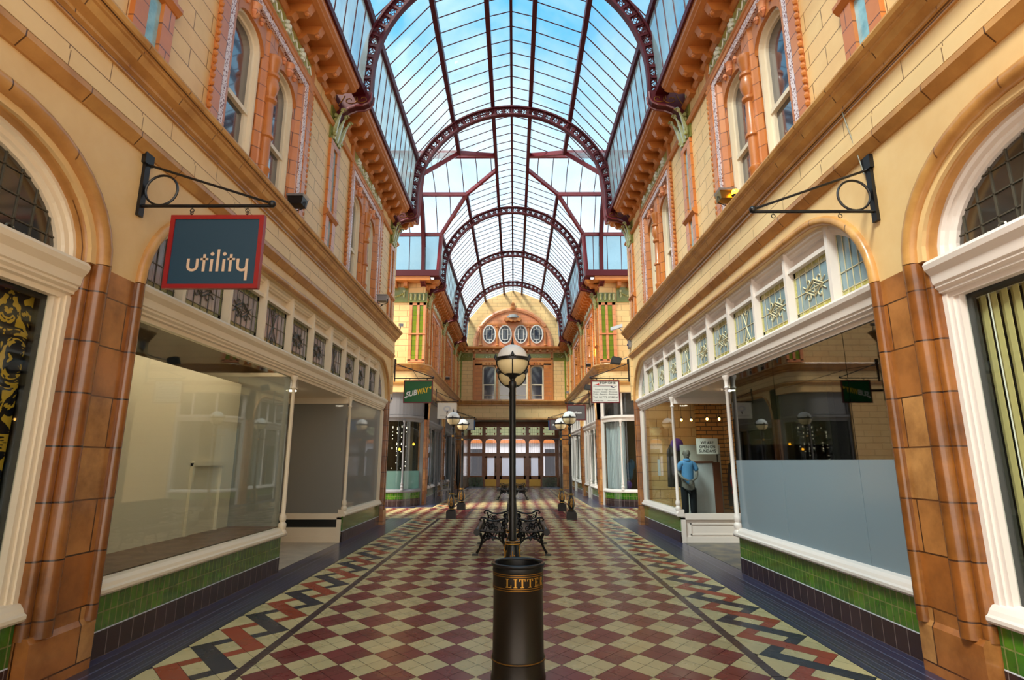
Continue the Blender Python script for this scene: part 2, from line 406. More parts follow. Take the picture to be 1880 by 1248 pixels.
# ------------------------------------------------------------------ floor
PX, PY = .4622, .527
TX, TY = PX/2, PY/2
def clip(poly, xa, xb, ya, yb):
    for ax, lim, sg in ((0, xa, 1), (0, xb, -1), (1, ya, 1), (1, yb, -1)):
        out = []
        for i in range(len(poly)):
            p, q = poly[i-1], poly[i]; dp = (p[ax]-lim)*sg; dq = (q[ax]-lim)*sg
            if (dp >= 0) != (dq >= 0):
                k = dp/(dp-dq); out.append((p[0]+(q[0]-p[0])*k, p[1]+(q[1]-p[1])*k))
            if dq >= 0: out.append(q)
        poly = out
        if len(poly) < 3: return []
    return poly
RED, CREAM, NAVY, ORED, PLUM = [srgb(c) for c in ((122, 38, 42), (208, 190, 138), (30, 36, 54), (160, 62, 36), (62, 40, 46))]
def var(c, k=.12):
    f = 1+R.uniform(-k, k); return tuple(x*f for x in c)
fl = MB()
Y0F = 5.33   # a red diamond centre row
def cell(a0, a1, b0, b1, cx, cy, col, win, inset=.012):
    a0 += inset; a1 -= inset; b0 += inset; b1 -= inset
    P = [((a+b)/2*TX+cx, (a-b)/2*TY+cy) for a, b in ((a0, b0), (a1, b0), (a1, b1), (a0, b1))]
    P = clip(P, *win)
    if P: fl.add([(x, y, 0) for x, y in P], [tuple(range(len(P)))], col)
def checker(win, cx=0, cy=Y0F):
    xa, xb, ya, yb = win
    n = int(80/TY)
    amin = (xa-cx)/TX+(ya-cy)/TY; amax = (xb-cx)/TX+(yb-cy)/TY
    bmin = (xa-cx)/TX-(yb-cy)/TY; bmax = (xb-cx)/TX-(ya-cy)/TY
    for i in range(math.floor(amin)-1, math.ceil(amax)+1):
        for j in range(math.floor(bmin)-1, math.ceil(bmax)+1):
            X = (i+j+1)/2*TX+cx; Y = (i-j)/2*TY+cy
            if xa-TX < X < xb+TX and ya-TY < Y < yb+TY:
                # diamonds are 2x2 tiles, centre tile block spans [-1,1]
                r = ((i+1)//2+(j+1)//2) % 2 == 0
                cell(i, i+1, j, j+1, cx, cy, var(RED) if r else var(CREAM, .07), win)
def rect(x0, x1, y0, y1, col, z=0):
    fl.add([(x0, y0, z), (x1, y0, z), (x1, y1, z), (x0, y1, z)], [(0, 1, 2, 3)], col)
def zigzag(x0, x1, ya, yb, cy):
    win = (x0, x1, ya, yb); n0 = int((ya-cy)/PY)-3; n1 = int((yb-cy)/PY)+4
    L = 4.0
    for k in range(n0, n1):
        c = NAVY if k % 2 else ORED; cx = x0+.03; y = cy+k*PY
        # Z in (a,b): origin at its inner tip
        for a0, a1, b0, b1, q in ((0, 1, 0, 5, c), (1, 2.0, 0, .7, c), (-1, 0, 4.3, 5, c), (1, 2, .7, 2.3, CREAM),
                                  (0, 2, -2, 0, CREAM), (0, 1, 5, 7, CREAM), (-1, 0, 5, 7, CREAM)):
            cell(a0, a1, b0, b1, cx, y, var(q, .08), win, .01)
IN, OUT = 2.08, 2.9
def strip(y0, y1):
    checker((-IN, IN, y0, y1))
    for s in (-1, 1):
        x = sorted((s*IN, s*(IN+.09))); n = int((y1-y0)/.3)
        for i in range(n): rect(x[0], x[1], y0+(y1-y0)*i/n+.003, y0+(y1-y0)*(i+1)/n-.003, var(PLUM))
        zx = sorted((s*(IN+.09), s*OUT)); zigzag(zx[0], zx[1], y0, y1, 4.98 if s < 0 else 4.80)
strip(-3, 16.85); strip(21.0, 34.5)
# crossing: field, navy frames round the lamps
checker((-7, 7, 17.15, 20.2)); checker((-7, -2.2, 16.85, 17.15)); checker((2.2, 7, 16.85, 17.15)); checker((-7, -2.9, 20.2, 21.0)); checker((2.9, 7, 20.2, 21.0))
rect(-2.17, 2.17, 16.86, 17.0, NAVY); rect(-2.2, 2.2, 17.0, 17.14, var(RED))
rect(-2.9, 2.9, 20.21, 20.35, NAVY); checker((-2.9, 2.9, 20.37, 20.98))
for s in (-1, 1):
    rect(*sorted((s*1.32, s*1.42)), 17.15, 20.2, PLUM, .002); rect(*sorted((s*1.42, s*1.7)), 17.15, 20.2, var(RED), .001)
    zx = sorted((s*1.7, s*2.3))
rect(-2.9, 2.9, 34.5, 38, srgb((90, 100, 120)))
floor = empty('floor', (0, 17, 0), 'tiled arcade floor of cream and oxblood diamonds with zigzag borders', 'floor', kind='structure')
fl.build('floor_tiles', M['floor_tile'], floor, cols=True)
g = MB(); g.box(-7, 7, -3, 38, -.2, -.004); g.build('grout_bed', M['grout'], floor)
ne = MB()
for s in (-1, 1):
    for y0, y1 in ((-3, 17.1), (21.0, 34.5)):
        ne.box(s*(OUT+.005), s*3.56, y0, y1, -.05, .002)
    ne.box(s*3.5, s*5.6, 21.0-.35, 21.3, -.05, .002)
ne.build('navy_tile_edging', M['navy_edge'], floor, label='navy tile edging along the shopfronts')

# ------------------------------------------------------------------ walls
SN = {-1: 'left', 1: 'right'}
CORN = [(3.46, 4.98), (3.34, 4.98), (3.34, 5.01), (3.31, 5.03), (3.31, 5.06), (3.25, 5.10), (3.22, 5.16), (3.2, 5.17), (3.2, 5.19), (3.16, 5.21), (3.145, 5.245), (3.16, 5.28), (3.2, 5.29), (3.46, 5.32)]
STRG = [(3.46, 4.46), (3.40, 4.47), (3.36, 4.52), (3.335, 4.55), (3.335, 4.6), (3.46, 4.62)]
def mirror(pts, s): return [(s*x, z) for x, z in pts]
def side_wall(s, name, y0, y1, openings, kindlabel):
    """ground-storey stone wall with rounded-top openings, fascia and cornice"""
    w = empty(name, (s*3.5, (y0+y1)/2, 0), kindlabel, 'wall', kind='structure')
    # spandrels: polygon strip between opening tops and z=4.5, split at opening centres
    sp = MB()
    zb = 3.25; top = 4.5
    edges = [y0]
    for (a, b, zs, zt, ry) in openings: edges += [a, b]
    edges.append(y1)
    # pier tops (stone above glazed shafts)
    pts = [(y0, zb)]
    prev = y0
    for (a, b, zs, zt, ry) in openings:
        mid = (a+b)/2
        ar = [p for p in arch(a, b, zs, zt, ry)]
        half = [p for p in ar if p[0] <= mid]; rest = [p for p in ar if p[0] > mid]
        poly = [(prev, zb), (a, zb)]+half+[(mid, zt), (mid, top), (prev, top)]
        sp.prism(poly, 'x', s*3.42, s*3.66)
        prev = mid
        nxt = rest+[(b, zb)]
        # right half of this opening handled with the following pier
        openings_rest = nxt
        i = openings.index((a, b, zs, zt, ry))
        nb = openings[i+1][0] if i+1 < len(openings) else y1
        poly2 = [(mid, zt)]+rest+[(b, zb), (nb, zb), (nb, top), (mid, top)]
        sp.prism(poly2, 'x', s*3.42, s*3.66)
        prev = nb
        if i+1 < len(openings):
            pass
    sp.build('spandrel', M['stone_plain'], w)
    f = MB(); f.box(s*3.35, s*3.66, y0, y1, 4.62, 4.75); f.build('lower_course', M['stone_large'], w)
    f = MB(); f.box(s*3.365, s*3.66, y0, y1, 4.75, 4.98); f.build('frieze_course', M['stone_large'], w)
    c = MB(); c.prism(mirror(STRG, s), 'y', y0, y1); c.build('string_course', M['stone_mould'], w)
    c = MB(); c.prism(mirror(CORN, s), 'y', y0, y1); c.build('cornice', M['stone_mould'], w, smooth=False)
    return w
def arch_roll(w, s, a, b, zs, zt, ry, big):
    """rolled stone moulding round an opening, glazed brown below, cream above"""
    prof = [(.0, 0), (.10, 0)] if not big else None
    n = 8
    def roll(r, off, xo):  # half-round profile (normal offset, x offset)
        return [(off+r*math.cos(PI*k/n), xo+r*math.sin(PI*k/n)) for k in range(n+1)]+[(off-r, xo-.12), (off+r, xo-.12)]
    rolls = [(.05, .055, .01)] if not big else [(.07, .125, 0.0), (.04, .03, -.06)]
    for r, off, xo in rolls:
        pr = roll(r, off, xo)
        # binormal points to the room centre (-s)
        path = [(s*3.42, y, z) for y, z in arch(a, b, zs, zt, ry)]
        sg = [( (p[0]) , p[1]) for p in pr]
        bn = (-s, 0, 0)
        # in-plane normal must point outward of the opening
        t = Vector((0, 0, 1)); nrm = Vector(bn).cross(t)
        flip = -1 if nrm.y > 0 else 1      # outward at the first jamb is -y
        sg = [(p[0]*flip, p[1]) for p in pr]
        m = MB(); m.sweep(path, sg, bn); m.build('arch_roll_moulding', M['stone_mould'], w, smooth=True)
        for yy, d in ((a, -1), (b, 1)):
            path = [(s*3.42, yy, .38), (s*3.42, yy, zs)]
            nrm = Vector(bn).cross(Vector((0, 0, 1))); fl2 = 1 if (nrm.y > 0) == (d > 0) else -1
            m = MB(); m.sweep(path, [(p[0]*fl2, p[1]) for p in pr], bn); ROLLS.setdefault((s, round(yy, 2)), []).append(m)
ROLLS = {}
def pier(s, y0, y1, label, big0=False, big1=False):
    t = empty('glazed_pier', (s*3.45, (y0+y1)/2, 0), label, 'pier', 'glazed stone piers between the shopfronts')
    a = y0+(.19 if big0 else .1); b = y1-(.19 if big1 else .1)
    m = MB(); m.prism([(s*3.42, a), (s*3.42, b), (s*3.5, y1-.01), (s*3.7, y1-.01), (s*3.7, y0+.01), (s*3.5, y0+.01)], 'z', .02, 3.25)
    m.build('shaft', M['pier_face'], t)
    m = MB(); m.box(s*3.395, s*3.7, y0+.0, y1-.0, 0, .36); m.prism([(s*3.395, .36), (s*3.42, .40), (s*3.7, .40), (s*3.7, .36)], 'y', y0+.0, y1-.0)
    m.build('base_block', M['pier_face'], t)
    for k in ((s, round(y0, 2)), (s, round(y1, 2))):
        for m in ROLLS.get(k, []): m.build('roll_moulding', M['pier_glaze'], t, smooth=True)
    return t

B1 = (-1.0, 4.33, 3.25, 4.04, 1.0); B2 = (4.98, 15.3, 3.25, 4.22, 1.1)
FAR = [(22.75, 27.55, 3.3, 4.25, .9), (28.05, 33.9, 3.3, 4.25, .9)]
for s in (-1, 1):
    w = side_wall(s, 'wall_'+SN[s], -1.4, 15.65, [B1, B2], 'cream stone wall above the nearest shopfronts on the %s, with fascia and cornice' % SN[s])
    arch_roll(w, s, *B1, True); arch_roll(w, s, *B2, False)
    # return wall at the crossing
    m = MB(); m.box(s*3.66, s*7.2, 15.3, 15.6, 0, 8.6); m.build('return_wall', M['stone'], w)
    m = MB(); m.box(s*3.36, s*3.66, 15.55, 15.66, 3.3, 4.98); m.build('corner_block', M['stone_large'], w)
    pier(s, -1.4, -1.0, 'glazed pier at the near end of the %s wall, behind the camera' % SN[s], big1=True)
    pier(s, 4.33, 4.98, 'wide brown glazed pier nearest the camera on the %s' % SN[s], big0=True)
    pier(s, 15.3, 15.66, 'brown glazed pier at the far corner of the near %s wall' % SN[s])
    w2 = side_wall(s, 'wall_far_'+SN[s], 22.2, 34.5, FAR, 'far %s stone wall beyond the crossing, above the distant shopfronts' % SN[s])
    for o in FAR: arch_roll(w2, s, *o, False)
    pier(s, 22.25, 22.75, 'brown glazed pier beside the curved corner window on the %s' % SN[s])
    pier(s, 27.55, 28.05, 'brown glazed pier midway along the far %s shopfronts' % SN[s])
    pier(s, 33.9, 34.4, 'brown glazed pier on the %s just before the timber doors' % SN[s])
    # crossing face and rounded corner of the far block
    prof = [(3.42-x, z) for x, z in CORN]; prs = [(3.42-x, z) for x, z in STRG]
    path = [(s*7.2, 21.0, 0), (s*3.95, 21.0, 0)]+[(s*(3.95-.53*math.sin(PI/2*i/8)), 21.0+.6*(1-math.cos(PI/2*i/8)), 0) for i in range(1, 9)]+[(s*3.42, 22.25, 0)]
    t = (Vector(path[1])-Vector(path[0])); nrm = Vector((0, 0, 1)).cross(t); fl2 = 1 if nrm.y < 0 else -1
    for nm, pr, mt in (('cornice', prof, 'stone_mould'), ('string_course', prs, 'stone_mould'),
                       ('fascia', [(-.2, 4.62), (.06, 4.62), (.06, 4.98), (-.2, 4.98)], 'stone_large'), ('lintel_band', [(-.2, 4.2), (.0, 4.2), (.0, 4.5), (-.2, 4.5)], 'stone_plain')):
        m = MB(); m.sweep(path, [(a*fl2, b) for a, b in pr], (0, 0, 1)); m.build(nm, M[mt], w2)
    m = MB(); m.box(s*3.42, s*3.7, 22.2, 22.75, 3.25, 4.5); m.build('corner_spandrel', M['stone_plain'], w2)
    m = MB(); m.box(s*5.6, s*7.2, 21.0, 21.2, 0, 4.3); m.build('crossing_face', M['stone'], w2)
    m = MB(); m.prism([(s*3.45, 22.3), (s*3.45, 21.6), (s*3.95, 21.05), (s*7.2, 21.05), (s*7.2, 22.3)], 'z', 5.0, 5.3); m.build('ledge', M['stone_plain'], w2)
    m = MB(); m.prism([(s*3.44, 22.3), (s*3.44, 21.6), (s*3.6, 21.2), (s*3.95, 21.03), (s*5.6, 21.03), (s*5.6, 22.3)], 'z', 4.22, 4.26); m.build('corner_soffit', M['stone_plain'], w2)

# ------------------------------------------------------------------ upper storey
XW = 3.42
WIN = [0]
def upper_wall(s, name, y0, y1, groups, label):
    w = empty(name, (s*3.6, (y0+y1)/2, 5.3), label, 'wall', kind='structure')
    e = y0; m = MB()
    for yc in groups:
        m.box(s*XW, s*3.75, e, yc-1.42, 5.28, 7.95); m.box(s*(XW+.26), s*3.78, yc-1.42, yc+1.42, 5.28, 7.95); e = yc+1.42
    m.box(s*XW, s*3.75, e, y1, 5.28, 7.95); m.box(s*XW, s*3.75, y0, y1, 7.95, 8.7)
    m.build('ashlar_face', M['stone'], w)
    m = MB(); m.prism(mirror([(XW, 7.88), (XW-.04, 7.89), (XW-.07, 7.93), (XW-.07, 7.96), (XW-.03, 7.99), (XW, 8.0)], s), 'y', y0, y1)
    m.prism(mirror([(XW, 8.30), (XW-.03, 8.31), (XW-.08, 8.36), (XW-.08, 8.40), (XW, 8.42)], s), 'y', y0, y1)
    m.build('frieze_moulding', M['terracotta_plain'], w)
    return w
def sash(par, s, yc, hw, z0, z1, n=8, axis='x', X=None):
    """sash window, curved top; s side; axis 'x' for side walls, 'y' for the end wall"""
    X = X if X is not None else s*(XW+.2)
    def tr(u, d, z): return (X-s*d, u, z) if axis == 'x' else (u, X-d, z)
    WIN[0] += 1
    pl = tr(yc, 0, z0)
    w = empty('window_%d' % WIN[0], pl, par, 'window', kind='structure')
    out = arch(yc-hw, yc+hw, z1-.28, z1, min(.3, hw*.8), 0, 6, z0=z0)
    path = [tr(u, 0, z) for u, z in out]
    bn = (s, 0, 0) if axis == 'x' else (0, 1, 0)
    t = Vector((0, 0, 1)); nrm = Vector(bn).cross(t); inw = Vector((0, 1, 0)) if axis == 'x' else Vector((1, 0, 0))
    k = 1 if nrm.dot(inw) > 0 else -1
    m = MB(); m.sweep(path, [(0, -.12), (k*.035, -.12), (k*.04, -.06), (k*.075, -.05), (k*.075, 0), (0, 0)], bn); m.build('frame', M['cream_paint'], w)
    m = MB(); P = [tr(u, .01, z) for u, z in out]
    m.add(P, [tuple(range(len(P)))]); m.build('glass', M['sash_glass'], w)
    m = MB(); zm = z0+(z1-z0)*.44
    for za, zb, d in ((zm-.03, zm+.035, .07), (z0, z0+.07, .06), (z0+.3, z0+.325, .05)):
        a = tr(yc-hw+.06, .01, za); b = tr(yc+hw-.06, d, zb); m.box(a[0], b[0], a[1], b[1], za, zb)
    for yy in (yc-hw+.07, yc+hw-.11):
        a = tr(yy, .01, 0); b = tr(yy+.04, .05, 0); m.box(a[0], b[0], a[1], b[1], z0, zm)
    m.build('sash_rails', M['cream_paint'], w)
    return w
def window_group(s, yc, where):
    g = empty('window_surround', (s*XW, yc, 5.3), 'orange terracotta surround with baluster, %s' % where, 'window surround', 'terracotta surrounds of the paired upper windows')
    z0, zt = 5.3, 7.72
    m = MB()
    for d in (-1, 1):
        m.box(s*(XW-.05), s*(XW+.26), yc+d*1.42, yc+d*1.25, z0, zt+.16)
    m.box(s*(XW-.05), s*(XW+.26), yc-1.25, yc+1.25, zt+.12, zt+.2)
    m.build('outer_frame', M['terracotta'], g)
    m = MB()
    for d in (-1, 1): m.box(s*(XW-.035), s*(XW+.2), yc+d*1.25, yc+d*1.13, z0, zt+.12)
    m.box(s*(XW-.035), s*(XW+.2), yc-1.13, yc+1.13, zt, zt+.12); m.build('lace_band', M['lace'], g)
    m = MB()
    for d in (-1, 1):
        m.prism([(s*(XW-.02), yc+d*1.13), (s*(XW-.02), yc+d*1.06), (s*(XW+.05), yc+d*1.02), (s*(XW+.08), yc+d*.98), (s*(XW+.26), yc+d*.96), (s*(XW+.26), yc+d*1.13)], 'z', z0, zt)
    m.build('jamb', M['terracotta'], g)
    m = MB(); m.prism([(s*(XW+.26), yc-.21), (s*(XW+.06), yc-.19), (s*(XW+.02), yc-.13), (s*(XW-.0), yc-.12), (s*(XW), yc+.12), (s*(XW+.02), yc+.13), (s*(XW+.06), yc+.19), (s*(XW+.26), yc+.21)], 'z', z0, zt)
    m.build('central_pier', M['terracotta'], g)
    m = MB(); pr = [(.085, 5.3), (.085, 5.55), (.1, 5.57), (.1, 5.6), (.07, 5.63), (.075, 6.05), (.1, 6.07), (.1, 6.1), (.072, 6.14), (.062, 6.6), (.1, 6.64), (.1, 6.68), (.06, 6.7), (.1, 6.8), (.115, 6.9), (.085, 7.0), (.11, 7.02), (.11, 7.06), (.06, 7.08), (.09, 7.16), (.1, 7.24), (.12, 7.28), (.12, 7.34), (.05, 7.36)]
    m.lathe(pr, (s*(XW-.01), yc, 0), 12); m.build('colonnette', M['terracotta_plain'], g, smooth=True)
    m = MB()   # heads with rounded soffits above each light
    for d in (-1, 1):
        c = yc+d*.585; ar = arch(c-.38, c+.38, 7.2, 7.48, .3, 0, 6)
        m.prism([(c-.38, zt)]+ar+[(c+.38, zt)], 'x', s*(XW+.03), s*(XW+.26))
    m.build('window_head', M['terracotta_plain'], g)
    m = MB()
    for d in (-1, 1):
        c = yc+d*.585
        m.lathe([(.02, 0), (.07, .06), (.06, .16), (.09, .2)], (s*(XW+.02), c, 7.5), 8)
        for q in (-.2, .2): m.lathe([(.015, 0), (.045, .04), (.035, .1)], (s*(XW+.02), c+q, 7.56), 8)
    m.build('carved_drops', M['terracotta_pink'], g, smooth=True)
    m = MB()   # fringe of leaf nibs on the outer edge
    for k in range(26):
        for d in (-1, 1):
            z = z0+.1+k*.096; m.sphere((s*(XW-.04), yc+d*1.425, z), .03, 6, 4, sz=1.5)
    m.build('leaf_fringe', M['terracotta_plain'], g)
    m = MB(); m.box(s*(XW-.02), s*(XW+.1), yc-1.3, yc+1.3, 8.02, 8.28); m.build('green_frieze_panel', M['frieze_green'], g)
    m = MB()
    for q in (-.9, -.3, .3, .9):
        for k in range(7):
            a = k/7*2*PI; m.sphere((s*(XW-.03), yc+q+.07*math.cos(a), 8.15+.08*math.sin(a)), .032, 6, 4)
        m.sphere((s*(XW-.04), yc+q, 8.15), .05, 8, 5)
        m.tube([(s*(XW-.03), yc+q+.1+.03*k, 8.13+.05*math.sin(k*1.1)) for k in range(12)], .014, 5)
    m.build('white_relief', M['white_relief'], g)
    m = MB()
    for d in (-1, 1): m.box(s*(XW-.05), s*(XW+.1), yc+d*1.3, yc+d*1.42, 7.99, 8.31)
    m.build('frieze_blocks', M['terracotta_plain'], g)
    for d, q in ((-1, 'nearer'), (1, 'farther')):
        sash('%s sash of the paired windows, %s' % (q, where), s, yc+d*.585, .375, 5.3, 7.48)
    return g
def acanthus(m, s, y, z0, z1, w, X):
    """scrolled leaf corbel"""
    for q in (-.6, 0, .6):
        pts = []
        for k in range(9):
            u = k/8; pts.append((X-s*(.02+.17*u*u), y+q*w*.5*(1+.5*u), z0+(z1-z0)*u))
        m.tube(pts, [.02+.035*math.sin(PI*min(1, k/8+.15)) for k in range(9)], 6)
        c = pts[-1]; m.tube([(c[0]-s*.05*math.cos(a)*(1-a/9), c[1], c[2]-.02+.05*math.sin(a)*(1-a/9)) for a in [i*.8 for i in range(8)]], .02, 5)
    for k in range(5):
        for d in (-1, 1): m.sphere((X-s*.05, y+d*w*.38, z0+(z1-z0)*(.15+.17*k)), .045, 6, 4)
def niche_pilaster(s, yc, where):
    p = empty('niche_pilaster', (s*XW, yc, 5.3), 'orange pilaster with tall turquoise niche, %s' % where, 'pilaster', 'niche pilasters under the roof ribs')
    m = MB()
    for d in (-1, 1): m.box(s*(XW-.05), s*(XW+.05), yc+d*.1, yc+d*.27, 5.3, 7.62)
    m.box(s*(XW-.05), s*(XW+.05), yc-.1, yc+.1, 7.5, 7.62); m.box(s*(XW-.05), s*(XW+.05), yc-.1, yc+.1, 5.3, 5.42)
    m.build('frame', M['terracotta'], p)
    m = MB(); m.box(s*(XW-.012), s*(XW+.05), yc-.1, yc+.1, 5.42, 7.5); m.build('niche_panel', M['niche_glass'], p)
    m = MB(); m.prism(mirror([(XW, 6.05), (XW-.06, 6.07), (XW-.1, 6.12), (XW-.1, 6.16), (XW-.06, 6.19), (XW, 6.2)], s), 'y', yc-.3, yc+.3); m.build('mid_moulding', M['terracotta_plain'], p)
    m = MB(); m.box(s*(XW-.03), s*(XW+.05), yc-.3, yc+.3, 7.62, 8.3); m.build('capital_ground', M['green_glaze'], p)
    m = MB(); acanthus(m, s, yc, 7.66, 8.24, .5, s*(XW-.02)); m.build('leaf_corbel', M['green_relief'], p, smooth=True)
    return p
RIBY = (-.6, 4.55, 9.72, 14.95, 21.75, 26.8, 31.7)
def eave(s, y0, y1, where):
    e = empty('eave_cornice', (s*3.2, (y0+y1)/2, 8.3), 'orange terracotta eave cornice on scrolled corbels, %s' % where, 'cornice')
    cuts = [y0]
    for r in RIBY:
        if y0 < r < y1: cuts += [r-.36, r+.22]
    cuts.append(y1); proto = None
    for a, b in zip(cuts[::2], cuts[1::2]):
        if b-a < .2: continue
        m = MB(); m.prism(mirror([(XW, 8.5), (3.0, 8.5), (2.94, 8.53), (2.94, 8.57), (2.9, 8.6), (2.88, 8.66), (XW, 8.66)], s), 'y', a, b); m.build('cornice_slab', M['terracotta_plain'], e)
        n = max(1, int(round((b-a)/.45)))
        for k in range(n):
            yc = a+(k+.5)*(b-a)/n
            if proto is None:
                c = MB(); c.prism(mirror([(XW, 8.26), (3.32, 8.28), (3.26, 8.36), (3.14, 8.35), (3.08, 8.39), (3.05, 8.45), (3.02, 8.5), (XW, 8.5)], s), 'y', yc-.07, yc+.07)
                c.sphere((s*3.12, yc, 8.37), .045, 6, 5); proto = c.build('corbel', M['terracotta_plain'], e); y00 = yc
            else:
                c = proto.copy(); COL.objects.link(c); c.parent = e; c.location = (0, yc-y00, 0)
    m = MB(); m.prism(mirror([(3.1, 8.66), (2.84, 8.66), (2.84, 8.78), (2.9, 8.8), (3.1, 8.8)], s), 'y', y0, y1); m.build('crimson_gutter', M['crimson'], e)
    return e
YG = {0: 'nearest the camera', 1: 'second from the camera', 2: 'first beyond the crossing', 3: 'second beyond the crossing'}
for s in (-1, 1):
    S = SN[s]
    upper_wall(s, 'wall_upper_'+S, -1.4, 15.6, [2.0, 7.0, 12.2], 'upper ashlar wall on the near %s, above the cornice' % S)
    for i, yc in enumerate((7.0, 12.2)): window_group(s, yc, '%s on the %s wall' % (YG[i], S))
    window_group(s, 2.0, 'beside the camera on the %s wall' % S)
    for yc, q in ((-.6, 'behind the camera'), (4.55, 'nearest the camera'), (9.72, 'between the two near window pairs'), (14.95, 'at the near corner of the crossing')):
        niche_pilaster(s, yc, '%s, %s' % (q, S))
    eave(s, -1.4, 15.6, 'along the near %s wall' % S)
    upper_wall(s, 'wall_upper_far_'+S, 21.0, 34.5, [24.05, 29.15], 'upper ashlar wall on the far %s, beyond the crossing' % S)
    for i, yc in enumerate((24.05, 29.15)): window_group(s, yc, '%s on the %s wall' % (YG[i+2], S))
    for yc, q in ((21.75, 'at the far corner of the crossing'), (26.6, 'between the two far window pairs'), (31.7, 'past the farthest window pair'), (33.9, 'tight against the end wall')):
        niche_pilaster(s, yc, '%s, %s' % (q, S))
    eave(s, 21.0, 34.5, 'along the far %s wall' % S)
    # wall facing the camera across the crossing
    w = empty('wall_crossing_'+S, (s*5.2, 21.1, 5.3), 'upper ashlar wall facing the camera across the crossing, %s arm' % S, 'wall', kind='structure')
    m = MB(); m.box(s*3.45, s*7.2, 21.02, 21.3, 5.28, 8.7); m.build('ashlar_face', M['stone'], w)
    m = MB(); m.box(s*4.1, s*5.3, 20.99, 21.1, 7.72, 8.32); m.build('green_frieze_panel', M['green_glaze'], w)
    m = MB()
    for k in range(15):
        u = k/14; m.sphere((s*(4.25+.9*u), 20.98, 8.1-.16*math.sin(PI*u)), .045, 6, 4)
    for q in (4.7, 4.25, 5.15): m.lathe([(.01, 0), (.05, .08), (.03, .2), (.06, .3)], (s*q, 20.98, 7.9), 7)
    m.build('garland_relief', M['green_relief'], w)
    m = MB(); m.box(s*3.2, s*7.2, 20.55, 21.1, 8.5, 8.66)
    for k in range(8): m.box(s*(4.1+.42*k), s*(4.24+.42*k), 20.7, 21.1, 8.3, 8.5)
    m.build('eave_slab', M['terracotta_plain'], w)
    m = MB(); m.box(s*2.84, s*7.2, 20.5, 20.75, 8.66, 8.9); m.build('crimson_gutter', M['crimson'], w)
    p = empty('corner_pilaster', (s*3.72, 20.97, 5.3), 'paired green tile strips in a pink frame on the %s crossing corner' % S, 'pilaster', 'green pilasters on the crossing corners')
    m = MB()
    for a, b in ((3.38, 3.47), (3.62, 3.72), (3.9, 4.02)): m.box(s*a, s*b, 20.95, 21.04, 5.4, 7.7)
    m.box(s*3.38, s*4.02, 20.95, 21.04, 5.34, 5.44); m.box(s*3.36, s*4.04, 20.93, 21.04, 6.42, 6.47); m.box(s*3.38, s*4.02, 20.95, 21.04, 7.6, 7.7)
    m.build('frame', M['terracotta_pink'], p)
    m = MB()
    for a, b in ((3.47, 3.62), (3.72, 3.9)): m.box(s*a, s*b, 20.975, 21.05, 5.44, 7.6)
    m.build('green_strips', M['green_strip'], p)
    m = MB(); m.box(s*3.32, s*4.06, 20.92, 21.04, 7.7, 7.76); m.box(s*3.34, s*4.04, 20.95, 21.04, 7.76, 8.1)
    m.build('capital', M['green_glaze'], p)
    m = MB()
    for q in (3.45, 3.62, 3.79, 3.95):
        m.tube([(s*q, 20.94-.05*u*u, 7.78+.26*u) for u in (0, .3, .6, .8, 1)], [.03, .05, .045, .04, .05], 6)
    m.build('capital_leaves', M['green_relief'], p, smooth=True)

# ------------------------------------------------------------------ roof
PK = [(2.93, 8.78), (2.82, 10.5), (1.76, 11.78), (.57, 12.26), (0, 12.42)]
YC = 18.35; KY = .84
TK = [(KY*x, z) for x, z in PK]     # transept half widths
roof = empty('ceiling', (0, 17, 8.8), 'long glazed arcade roof of blue-tinted panes between crimson purlins', 'glass roof', kind='structure')
NY0, NY1 = -1.4, 34.5
def facets():
    out = []
    for s in (-1, 1):
        for k in range(4):
            (xa, za), (xb, zb) = PK[k], PK[k+1]; ta, tb = TK[k][0], TK[k+1][0]
            if k == 3:
                out.append((k, s, [(s*xa, NY0, za), (s*xa, NY1, za), (s*xb, NY1, zb), (s*xb, NY0, zb)]))
                for d in (-1, 1): out.append((13, s, [(s*xa, YC+d*ta, za), (s*7.2, YC+d*ta, za), (s*7.2, YC, zb), (s*xa, YC, za+.02)]))
                continue
            out.append((k, s, [(s*xa, NY0, za), (s*xa, YC-ta, za), (s*xb, YC-tb, zb), (s*xb, NY0, zb)]))
            out.append((k, s, [(s*xa, YC+ta, za), (s*xa, NY1, za), (s*xb, NY1, zb), (s*xb, YC+tb, zb)]))
            for d in (-1, 1):
                out.append((k+10, s, [(s*xa, YC+d*ta, za), (s*7.2, YC+d*ta, za), (s*7.2, YC+d*tb, zb), (s*xb, YC+d*tb, zb)]))
    return out
mg, ms, mb = MB(), MB(), MB()
for k, s, P in facets():
    (ms if k % 10 == 0 else mg).add(P, [(0, 1, 2, 3)])
    a, b, c, d = [Vector(p) for p in P]     # bars run from edge ab to edge dc
    main = k < 10; ax = 1 if main else 0
    step = .47 if main else .55
    lo = min(p[ax] for p in P); hi = max(p[ax] for p in P); n = int((hi-lo)/step)
    u = Vector(P[3])-Vector(P[0])
    for i in range(1, n+1):
        v = lo+step*(i-.3)
        # intersect the line ax=v with the quad edges
        pts = []
        for q in range(4):
            p0, p1 = Vector(P[q]), Vector(P[(q+1) % 4])
            if (p0[ax]-v)*(p1[ax]-v) < 0: pts.append(p0+(p1-p0)*((v-p0[ax])/(p1[ax]-p0[ax])))
        if len(pts) == 2 and (pts[0]-pts[1]).length > .1:
            mb.tube(pts, .016 if k % 10 else .014, 4)
mg.build('roof_panes', M['roof_glass'], roof); ms.build('side_panes', M['side_glass'], roof); mb.build('glazing_bars', M['dark_grey_bar'] if 'dark_grey_bar' in M else M['crimson'], roof)
